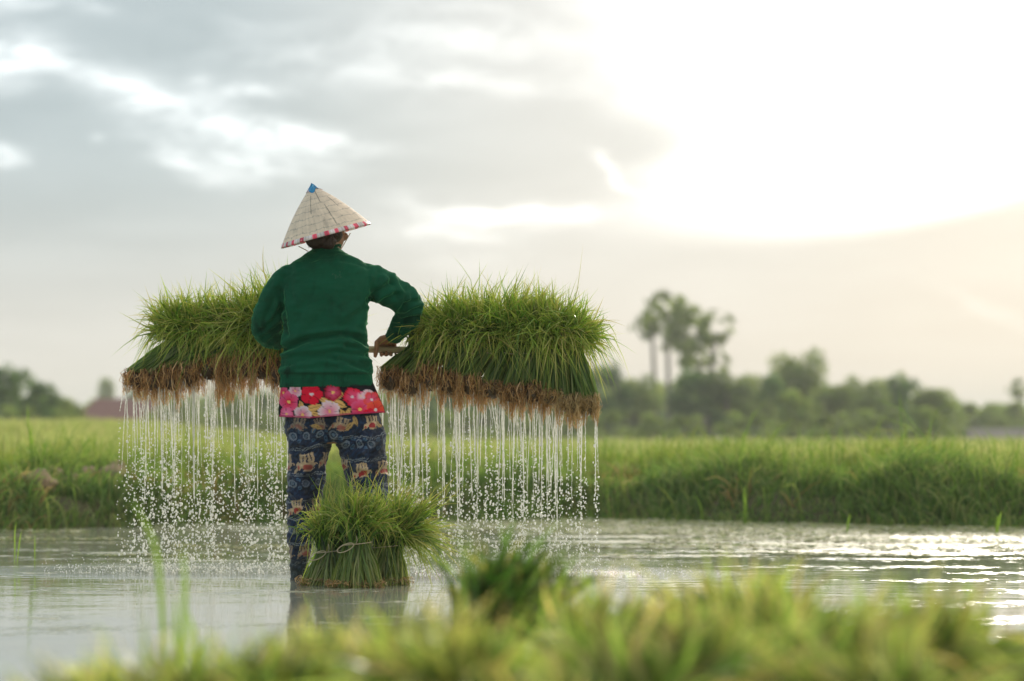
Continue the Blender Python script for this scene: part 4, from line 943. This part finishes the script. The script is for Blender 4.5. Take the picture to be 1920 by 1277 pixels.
# ------------------------------------------------------------------ rice seedling bundles
GL = [(.024, .078, .011), (.040, .12, .016), (.07, .17, .024), (.12, .22, .036), (.016, .050, .009)]  # mid-blade greens, darkened to put the shade inside bundles into the colour
YL = [(.40, .45, .10), (.52, .52, .15), (.30, .40, .07), (.60, .52, .20), (.22, .34, .06)]
def leaves(base, neck, n, seed, rb, rn, L, spread, droop, toward=0.0, axis=(0, 0, 1), w=.0052, straight=.12, pal0=None, yel=1.0, K=10, flat=.8, block=False, mound=False):
    r = np.random.default_rng(seed); base = np.array(base); neck = np.array(neck)
    a = r.uniform(0, 6.28, n); q = np.sqrt(r.uniform(0, 1, n))
    B = base + np.stack([np.cos(a) * q * rb, np.sin(a) * q * rb * flat, r.normal(0, .006, n)], -1)
    a2 = a + r.normal(0, .5, n)
    Nk = neck + np.stack([np.cos(a2) * q * rn, np.sin(a2) * q * rn, r.normal(0, .008, n)], -1)
    ph = spread * np.sqrt(r.uniform(0, 1, n)); st = r.uniform(0, 1, n) < (.03 if mound else straight); ph[st] *= .35
    az_ = a2 + r.normal(0, 1.0, n)
    ax = np.array(axis, float); ax /= np.linalg.norm(ax); u = np.cross(ax, [0, 1, 0.]); u /= np.linalg.norm(u); v = np.cross(ax, u)
    if block or w > .006:
        nc = 18; ci = r.integers(0, nc, n); cph = spread * np.sqrt((np.arange(nc) + .5) / nc); caz = r.uniform(0, 6.28, nc); k_ = ~st
        ph = np.where(k_, np.abs(cph[ci] + r.normal(0, .13, n)), ph); az_ = np.where(k_, caz[ci] + r.normal(0, .22, n) / np.maximum(ph, .3), az_)
        cb = r.normal(0, 1, (nc, 3))[ci]; cd = r.uniform(.3, 1.7, nc)[ci]; ctn = r.uniform(.65, 1.35, nc)[ci]
    else: cb = np.zeros((n, 3)); cd = np.ones(n); ctn = np.ones(n)
    D = ax * np.cos(ph)[:, None] + np.sin(ph)[:, None] * (u * np.cos(az_)[:, None] * -1 + v * np.sin(az_)[:, None])
    D[:, 1] -= toward * r.uniform(0, 1, n); D /= np.linalg.norm(D, axis=1, keepdims=True)
    l = (L * r.uniform(.62, 1.12, n))[:, None]; l[st] *= 1.15
    if mound: l = (L * r.uniform(.82, 1.04, n))[:, None]
    if block: l = (L * r.uniform(.72, 1.06, n) * np.minimum(1 / np.cos(np.minimum(ph, 1.3)), 1.12))[:, None]; stray = r.uniform(0, 1, n) < .05; l[stray & st] *= 1.25
    dr = (droop * (.15 + np.sin(np.minimum(ph, 1.57))) * r.uniform(.1, 1.35, n) ** 1.6)[:, None]; dr[st] *= .25
    z = np.array([0, 0, 1.])
    U1 = Nk + D * l * .30 + ax * l * .10; U2 = Nk + D * l * .62 + ax * l * .10 - z * dr * l * .18; U3 = Nk + D * l * .90 + ax * l * .06 - z * dr * l * .62
    U2 = U2 + (r.normal(0, .030, (n, 3)) + cb * .03) * l; U3 = U3 + (r.normal(0, .085, (n, 3)) + cb * .08) * l; U3[:, 2] -= dr[:, 0] * l[:, 0] * (cd - 1) * .3
    ctrl = np.stack([B, (B + Nk) / 2 + r.normal(0, .004, (n, 3)), Nk, U1, U2, U3], 1)
    c0 = colmix(n, pal0 or [(.22, .30, .09), (.32, .36, .15), (.12, .19, .05), (.06, .11, .03), (.18, .27, .07)], r); cm = colmix(n, GL, r) * ctn[:, None]; c1 = colmix(n, YL, r, .25) * yel + cm * (1 - yel)
    dry = r.uniform(0, 1, n) < .05; c1[dry] = [.44, .36, .14]; cm[dry] = [.28, .28, .08]
    side = np.stack([r.normal(0, .8, n), np.full(n, 1.), r.normal(0, .8, n)], -1)
    return ribbons(ctrl, w * r.uniform(.6, 1.3, n), K, c0, c1, cm=cm, side=side, prof=lambda t: (.50 + .55 * np.sin(np.clip(t * 1.15, 0, 1) * np.pi * .85)) * (1 - t ** 4), r=r)
RP = [(.42, .22, .09), (.56, .32, .14), (.24, .12, .05), (.70, .45, .23), (.10, .05, .024)]
def roots(base, seed, rx, top, bottom, n=150, pale=0.0):
    """matted, dripping roots; top/bottom are heights above/below base; returns ribbons and drip tips"""
    r = np.random.default_rng(seed + 500); base = np.array(base)
    nt = 7; tips = base + np.stack([np.linspace(-1, 1, nt) * rx * .95 + r.normal(0, .006, nt), r.uniform(-.8, .8, nt) * .05, -bottom * r.uniform(.30, 1.2, nt)], -1)
    i = r.integers(0, nt, n); s_ = base + np.stack([(tips[i, 0] - base[0]) * .8 + r.normal(0, rx * .22, n), r.uniform(-1, .6, n) * .060, top * r.uniform(.3, 1.15, n)], -1)
    e_ = tips[i] + np.stack([r.normal(0, .005, n), r.normal(0, .006, n), r.uniform(-.028, .030, n)], -1)
    ms = [s_ + (e_ - s_) * f + r.normal(0, 1, (n, 3)) * np.array([.0078, .012, .006]) for f in (.22, .42, .62, .8)]
    ms[0][:, 1] -= .012; ms[1][:, 1] -= .014
    ctrl = np.stack([s_, *ms, e_], 1)
    c0 = colmix(n, RP, r, .3) * (1 - pale) + np.array([.42, .32, .16]) * pale; c1 = colmix(n, [(.62, .36, .13), (.72, .48, .22), (.46, .24, .08), (.78, .62, .38)], r) 
    q = ribbons(ctrl, r.uniform(.0014, .0042, n), 16, c0, c1, cm=(c0 + c1 * .3) * .9, prof=lambda t: 1 - .55 * t, r=r)
    return q, tips
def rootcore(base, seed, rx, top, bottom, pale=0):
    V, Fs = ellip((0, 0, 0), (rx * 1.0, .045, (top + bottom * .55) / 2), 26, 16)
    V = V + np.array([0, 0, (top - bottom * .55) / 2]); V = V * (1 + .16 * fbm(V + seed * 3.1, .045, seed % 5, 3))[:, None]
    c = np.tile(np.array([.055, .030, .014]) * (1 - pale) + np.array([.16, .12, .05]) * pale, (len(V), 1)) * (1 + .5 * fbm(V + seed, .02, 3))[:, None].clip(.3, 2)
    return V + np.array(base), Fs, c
def merge(*qs):
    V, Fs = join([(q[0], q[1]) for q in qs]); return V, Fs, np.vstack([q[2] for q in qs])
TIPS = []
ORD = ['first', 'second', 'third', 'fourth', 'fifth', 'sixth', 'seventh', 'eighth', 'ninth', 'tenth', 'eleventh', 'twelfth']
def carried(bx, rtop, rbot, nx, ltop, seed, label, spread=1.35, pale=0.0, axis=(0, 0, 1), n=390):
    rj = np.random.default_rng(seed + 7); rtop += rj.uniform(-7, 6); rbot += rj.uniform(-9, 7)
    dp = POLE(nx)[1] + .0; neck = POLE(nx) + np.array([0, 0, .012]); ny = PY(neck[None])[0]
    base = W(bx, (rtop * .55 + rbot * .45), POLE(bx)[1] + .0)
    s_ = 4533 / dp; L_ = (ny - ltop) / s_ / .83
    o = empty('rice_seedling_bundle', base, label, 'seedling bundle', 'rice seedling bundles threaded on the carrying pole')
    rt_ = (PY(base[None])[0] - rtop) / s_
    a_ = leaves(base + np.array([0, 0, rt_ * .8]), neck, n, seed, .046, .042, L_, spread, .66, .30, axis, .0088, block=True)
    b_ = leaves(base + np.array([0, -.02, rt_ * .8]), neck + np.array([0, -.025, .01]), 80, seed + 50, .045, .03, L_ * .58, 1.3, 1.1, .9, axis, .0078, 0.0)
    V, Fs, c = merge(a_, b_); mesh('leaves', V, Fs, LEAF, o, col=c)
    rt_ = (PY(base[None])[0] - rtop) / s_; rb_ = (rbot - PY(base[None])[0]) / s_ + .012
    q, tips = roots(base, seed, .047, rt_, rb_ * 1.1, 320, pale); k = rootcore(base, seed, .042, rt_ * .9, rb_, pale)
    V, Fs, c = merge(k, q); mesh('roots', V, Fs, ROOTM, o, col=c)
    th = np.linspace(0, 2 * np.pi, 25); V, Fs = tube(np.stack([neck[0] + .042 * np.cos(th), neck[1] + .042 * np.sin(th), neck[2] - .02 + .004 * np.sin(th * 2)], -1), .0022, 5, caps=False)
    mesh('tie', V, Fs, TIE, o)
    TIPS.extend([tuple(t_) for t_ in tips]); return o
TIE = plain('bamboo_tie', (.50, .42, .28), .6)
LR = [(256, 690, 736, 330, 556), (288, 688, 740, 352, 552), (322, 680, 742, 382, 550), (356, 674, 736, 412, 552), (392, 668, 732, 444, 546), (426, 664, 732, 474, 538), (460, 660, 730, 506, 530), (492, 656, 732, 532, 527), (522, 660, 734, 560, 530)]
for i, q in enumerate(LR): carried(*q, 100 + i, 'dripping seedling bundle, %s from the outer end of the row left of the farmer' % ORD[i], axis=(.0, 0, 1) if i else (-.12, 0, 1), spread=1.35 if i else 1.25)
RR_ = [(733, 690, 745, 784, 572), (770, 688, 752, 814, 558), (806, 680, 748, 844, 550), (842, 690, 752, 876, 546), (882, 700, 752, 914, 542), (922, 712, 758, 950, 540), (960, 716, 762, 984, 544), (998, 720, 770, 1012, 548), (1034, 724, 772, 1038, 556), (1068, 732, 780, 1058, 566), (1102, 734, 786, 1072, 588)]
for i, q in enumerate(RR_): carried(*q, 200 + i, 'dripping seedling bundle, %s from the farmer in the carried row on her right' % ORD[i], pale=.15 + .75 * sst(7, 9.5, i), axis=((.6, -.2, 1), (.4, -.1, 1), (.2, 0, 1))[i] if i < 3 else (.05, 0, 1) if i < 9 else (.15, 0, 1), spread=(.95, 1.05, 1.1)[i] if i < 3 else 1.35 if i < 9 else 1.15)

# ------------------------------------------------------------------ falling water
m, t, p = material('falling_water'); p.inputs['Base Color'].default_value = (1, 1, .98, 1); p.inputs['Roughness'].default_value = .06; p.inputs['IOR'].default_value = 1.33; p.inputs['Transmission Weight'].default_value = .45
tr = t.nodes.new('ShaderNodeBsdfTranslucent'); tr.inputs[0].default_value = (1, 1, .95, 1); ms = t.nodes.new('ShaderNodeMixShader'); ms.inputs[0].default_value = .62
t.links.new(p.outputs[0], ms.inputs[1]); t.links.new(tr.outputs[0], ms.inputs[2]); t.links.new(ms.outputs[0], t.nodes['Material Output'].inputs['Surface'])
FW = m
r = np.random.default_rng(77); SV = []; drops = []
for tx, ty, tz in TIPS:
    for k_ in range(int(r.choice([0, 1, 2, 3, 5], p=[.06, .32, .32, .20, .10]))):
        x = tx + r.normal(0, .009); y = ty + r.normal(0, .012); z0 = tz + r.uniform(-.005, .02); ln = 1.22 * r.choice([r.uniform(.05, .14), r.uniform(.14, .28), r.uniform(.26, .42)], p=[.30, .48, .22])
        n_ = 30; tt = np.linspace(0, 1, n_); vx = r.normal(0, .012)
        zz = z0 - ln * tt; rad = r.uniform(.0008, .0021) * (1.2 - .6 * tt) * (1 + (.15 + .45 * tt) * np.sin(tt * ln * r.uniform(250, 420) + r.uniform(0, 6))) ; rad[-1] *= .3
        SV.append(tube(np.stack([x + vx * tt ** .7 + r.normal(0, .0006, n_), y + 0 * tt, zz], -1), rad, 6))
        zb = z0 - ln; xe = x + vx; yv = r.normal(0, .05)
        z = zb
        while z > -.0:
            f = (z0 - z) / .7
            z -= r.exponential(.012 + .011 * f) ; 
            if z < 0.0: break
            drops.append((xe + r.normal(0, .0015 + .006 * f), y + yv * f + r.normal(0, .03 * f), z, min(.0052, r.lognormal(-6.42, .38) * (1 + .75 * min(f, 1)))))
for cx_s, cy_s, rx_s, ry_s, n_ in ((cl[0], 10.5, .66, .32, 900), (cr[0], 10.3, .85, .28, 800)):
    a_ = r.uniform(0, 6.28, n_); q_ = np.sqrt(r.uniform(0, 1, n_))
    for xx, yy, zz in zip(cx_s + rx_s * q_ * np.cos(a_), cy_s + ry_s * q_ * np.sin(a_), r.exponential(.016, n_)): drops.append((xx, yy, zz, r.uniform(.0008, .0024)))
for cx0, cx1, n_ in ((245, 545, 220), (715, 1115, 260)):
    x = r.uniform(cx0, cx1, n_); tz = r.uniform(0, 1, n_) ** .7
    for a_, b_ in zip(x, tz):
        q = POLE(a_); zt = .46; z = zt * (1 - b_); drops.append((q[0] + r.normal(0, .02), q[1] + r.normal(0, .09), z, r.uniform(.0013, .0032)))
V, Fs = join(SV); tag(mesh('water_streams', V, Fs, FW), kind='stuff', label='thin streams of water pouring off the roots of the carried seedlings')
import bmesh
bm = bmesh.new(); bmesh.ops.create_icosphere(bm, subdivisions=2, radius=1); sv = np.array([v.co[:] for v in bm.verts]); sf = np.array([[v.index for v in f.verts] for f in bm.faces]); bm.free()
dr_ = np.array(drops); n = len(dr_); print('droplets', n)
st = np.stack([np.ones(n), np.ones(n), r.uniform(.85, 1.7, n)], -1)
V = (dr_[:, None, :3] + sv[None] * dr_[:, None, 3:] * st[:, None]).reshape(-1, 3); Fq = (sf[None] + (np.arange(n) * len(sv))[:, None, None]).reshape(-1, 3)
tag(mesh('water_droplets', V, Fq, FW), kind='stuff', label='scattered water droplets falling and splashing into the pond')

# ------------------------------------------------------------------ bundles standing in the water by the farmer's leg
def standing(name_lbl, bx, by, d, hneck, L_, seed, axis=(0, 0, 1), lean=(0, 0), n=700, rb=.075, rn=.03, spread=1.0, droop=1.0, loop=True, toward=.1, w=.0052, group=None, yel=1.0, K=10, sc_=1.0):
    base = W(bx, by, d); base[2] = .0
    o = empty('rice_seedling_bundle', base, name_lbl, 'seedling bundle', group)
    neck = base + np.array([lean[0], lean[1], hneck])
    r_ = np.random.default_rng(seed)
    a_ = leaves(base, neck, n, seed, rb, rn, L_, spread, droop, toward, axis, w, .16, mound=(w > .012), pal0=[(.34, .38, .13), (.42, .42, .19), (.22, .28, .08), (.12, .17, .05)], yel=yel, K=K)
    if w > .01: a_[2][:] = np.clip(a_[2] * np.array([1.18, 1.03, 1.5]) * np.repeat(r_.choice([.55, 1.0, 1.5, 1.9], n), 2 * (K + 1))[:, None] * (np.array([.62, .70, .55]) if seed == 403 else 1), 0, .85)
    mesh('leaves', a_[0], a_[1], LEAF, o, col=a_[2])
    q, _ = roots(base + np.array([0, 0, .010]), seed, rb, .022, .018, 170, .45); 
    V = q[0].copy(); V[:, 1] = base[1] + (V[:, 1] - base[1]) * (rb * .75 / .055); V[:, 2] = np.maximum(V[:, 2], -.02)
    mesh('roots', V, q[1], ROOTM, o, col=q[2])
    th = np.linspace(0, 2 * np.pi, 33); tp_ = np.stack([neck[0] + (rn + .007) * np.cos(th), neck[1] + (rn + .007) * np.sin(th), neck[2] - .002 + .006 * np.cos(th)], -1)
    segs = [tube(tp_, .0019, 6, caps=False)]
    if loop:
        u_ = np.linspace(0, 2 * np.pi, 26); c0 = neck + np.array([-.012, -rn - .010, -.016])
        segs.append(tube(np.stack([c0[0] - .030 + .032 * np.cos(u_), c0[1] - .006 * np.sin(u_) ** 2, c0[2] + .014 * np.sin(u_) + .012 * np.cos(u_)], -1), .0019, 6, caps=False))
        segs.append(tube([neck + np.array([.0, -rn - .008, 0]), neck + np.array([.004, -rn - .016, .014]), neck + np.array([.000, -rn - .012, .030])], .0016, 5))
    V, Fs = join(segs); mesh('tie', V, Fs, TIE, o); return o
g_ = 'tied seedling bundles standing in the water beside the farmer'
standing('narrow tied seedling bundle standing against the farmer leg, string loop on its left', 612, 1092, 9.55, .135, .25, 301, (.03, 0, 1), (.012, 0), 560, .105, .045, .80, 1.0, True, .1, w=.0068, group=g_)
standing('middle and nearest of three tied seedling bundles in the water, string loop in front', 668, 1100, 9.42, .172, .245, 302, (.12, 0, 1), (.004, 0), 680, .110, .050, .85, .9, True, .1, w=.0068, group=g_)
standing('tied seedling bundle leaning away to the right behind the other two in the water', 722, 1094, 9.58, .155, .27, 303, (.62, -.1, 1), (.012, 0), 820, .10, .055, .95, 1.1, False, .15, w=.0068, group=g_)

# ------------------------------------------------------------------ out-of-focus bundles nearest the camera
FGB = [  # px, d, height scale, lean, seed variant, words
 (880, 5.3, 1.0, .25, 3, 'dark green seedling bundle standing apart just behind the front mass'),
 (1130, 4.35, .98, .1, 1, 'mid green seedling bundle beginning the tall clump right of the dark single bundle'),
 (1232, 4.6, .95, .3, 2, 'dark leaning seedling bundle in the middle of the tall clump'),
 (1385, 4.5, 1.05, -.05, 0, 'tallest seedling bundle of the front mass with pale yellow tips'),
 (1478, 4.3, .98, .2, 1, 'green seedling bundle right of the tallest one'),
 (1700, 4.0, 1.0, -.1, 2, 'broad seedling bundle, left half of the right end clump'),
 (1778, 4.15, 1.0, .15, 0, 'seedling bundle with dark tips at the right end of the front mass'),
 (640, 3.85, .95, .05, 1, 'yellow green seedling bundle below the reflection of the farmer'),
 (470, 3.7, .92, -.1, 2, 'low green seedling bundle left of the one below the reflection'),
 (335, 3.55, .93, .1, 0, 'low seedling bundle second from the left end of the front mass'),
 (190, 3.45, .86, 0, 1, 'lowest seedling bundle at the left end of the front mass'),
 (775, 3.7, 1.0, .1, 2, 'pale seedling bundle in front and left of the dark single bundle'),
 (872, 3.5, 1.0, -.1, 0, 'yellowish seedling bundle directly in front of the dark single bundle'),
 (1010, 3.3, .84, .1, 1, 'short seedling bundle in the dip between the two front clumps'),
 (1200, 3.45, .9, -.15, 2, 'green seedling bundle in front of the dark leaning one'),
 (1370, 3.55, 1.02, .1, 1, 'bright yellow topped seedling bundle in front of the tallest one'),
 (1525, 3.65, 1.0, .25, 2, 'seedling bundle with long slanting yellow blades, front right'),
 (1650, 3.35, .92, 0, 0, 'low seedling bundle in front of the right end clump'),
]
FGP = []
for v_ in range(4):
    o = standing('seedling bundle', 960, 0, 3.0, .14, .22, 400 + v_, ((.15, -.1, .05, .45)[v_], 0, 1), (.01, 0), (560, 560, 560, 430)[v_], .080, .052, (1.35, 1.4, 1.35, .8)[v_], (.8, .9, .8, .5)[v_], False, .05, (.0135, .0135, .0135, .011)[v_], yel=(1.0, 1.0, .85, .25)[v_], K=8); FGP.append(o)
TOPS = {880: 1050, 1130: 1130, 1232: 1136, 1385: 1104, 1478: 1120, 1700: 1146, 1778: 1152, 640: 1212, 470: 1236, 335: 1250, 190: 1278, 775: 1200, 872: 1196, 1010: 1290, 1200: 1196, 1370: 1176, 1525: 1158, 1650: 1240}
for i, (px_, d_, hs_k, ln, v_, lb) in enumerate(FGB):
    hs_k = (CH - (TOPS[px_] - HOR) / F * d_) / (.335 if v_ == 3 else .302)
    o = FGP[v_] if FGP[v_].get('done') is None else copy_tree(FGP[v_]); FGP[v_]['done'] = 1
    if 'done' in o: del o['done']
    if o is FGP[v_]: o['done'] = 1
    o.location = ((px_ - 960) / F * d_, d_, 0); o.rotation_euler = (0, ln * .5, i * 2.3 if v_ != 3 else 0); o.scale = ((1.12, 1.3, hs_k * 1.06) if v_ != 3 else (1.5, 1.4, hs_k * 1.12))
    tag(o, lb, 'seedling bundle', 'cut seedling bundles massed nearest the camera')
for o in FGP:
    if 'done' in o: del o['done']

# ------------------------------------------------------------------ lone grass stalks
def stalk(px, d, top, lean, lb, n=3, w=.007, seed=0, grd=0.0, bend=.2):
    r = np.random.default_rng(seed + 900); b = W(px, 0, d); b[2] = grd; h_ = CH + (HOR - top) / F * d - grd
    k = np.arange(n); B = np.tile(b, (n, 1)) + r.normal(0, .006, (n, 3)) * [1, 1, 0]; hh = h_ * np.array([1, .8, .62, .5, .4])[:n]
    D = np.stack([lean * hh + r.normal(0, .04, n) * hh, 0 * hh, hh], -1)
    ctrl = np.stack([B, B + D * [.3, 1, .4], B + D * [.65, 1, .75], B + D * [1, 1, 1] + np.stack([r.normal(0, bend, n) * .2 * hh, 0 * hh, -.05 * hh], -1)], 1)
    q = ribbons(ctrl, np.full(n, w), 10, colmix(n, [(.16, .24, .05)], r), colmix(n, [(.22, .34, .06)], r), side=np.tile([0, 1., 0], (n, 1)), r=r)
    tag(mesh('grass_stalk', q[0], q[1], LEAF, col=q[2]), lb, 'grass stalk', 'lone grass stalks')
stalk(326, 4.6, 905, -.02, 'blurred lime green grass stalk standing in front of the left water curtain', 5, .012, 1)
stalk(283, 3.8, 1120, -.02, 'faint low grass stalk left of the tall blurred one', 3, .008, 2)
stalk(360, 4.6, 1125, .03, 'stubby grass stalk right of the tall blurred one', 2, .012, 3)
stalk(30, 11.2, 975, .10, 'thin reed standing in the water at the left edge', 2, .006, 4)
stalk(68, 10.8, 1000, 0, 'thin reed in the water second from the left edge', 1, .005, 5)
stalk(60, 15.9, 745, 0, 'tall pale grass stalk on the left bank reaching above the field', 3, .012, 6, grd=.25)
stalk(1395, 15.9, 905, 0, 'upright pale grass stalk at the foot of the right bank', 4, .012, 8, grd=.0)
stalk(1590, 14.6, 960, .2, 'yellow reed tip slanting at the far edge of the water', 2, .010, 9)
stalk(1722, 10.6, 1063, .1, 'short thin reed in the open water on the right', 2, .004, 10)
stalk(1868, 14.4, 955, .12, 'pale reed at the far edge of the water, right edge', 3, .010, 11)
stalk(975, 4.8, 1010, .25, 'blurred green stalk rising beside the dark single bundle', 4, .011, 12)

# ------------------------------------------------------------------ clods of pale earth on the left bank
r = np.random.default_rng(9); cl_m = plain('dry_clay', (.34, .25, .17), .95, .1, (9, .3), (30, .01))
CL = [(66, 905, 15.5, .13, 'big crumbly brown earth clod at the left end of the bank'), (98, 888, 15.9, .07, 'pale clod beside the big brown one'), (135, 898, 15.9, .06, 'small clod in the middle of the left bank'), (168, 885, 16.1, .06, 'flat clod right of the middle of the left bank'),
      (212, 888, 16.1, .09, 'pale pinkish clod nearest the left water curtain'), (222, 872, 16.3, .05, 'small reddish clod above the pinkish one')]
for px_, py_, d_, s_, lb in CL:
    V, Fs = ellip((0, 0, 0), (s_, s_ * .7, s_ * .62), 40, 26); V = V * (1 + .28 * fbm(V + px_, s_ * .9, px_ % 7, 4) + .08 * fbm(V + px_, s_ * .2, 3))[:, None]
    c = W(px_, py_, d_); tag(mesh('earth_clod', V + c, Fs, cl_m), lb, 'clod', 'earth clods on the left bank')
    
# ------------------------------------------------------------------ haze
hm = bpy.data.materials.new('haze_air'); hm.use_nodes = True; t = hm.node_tree; t.nodes.clear()
pv = t.nodes.new('ShaderNodeVolumePrincipled'); pv.inputs['Color'].default_value = (.95, .96, .93, 1); pv.inputs['Density'].default_value = HAZE; pv.inputs['Anisotropy'].default_value = .2
ou = t.nodes.new('ShaderNodeOutputMaterial'); t.links.new(pv.outputs[0], ou.inputs['Volume'])
hz = mesh('haze', *box((-3000, -1600, -1.5), (3000, 2700, 40)), hm, smooth=False); tag(hz, kind='stuff', label='thin bright haze in the air over the fields')
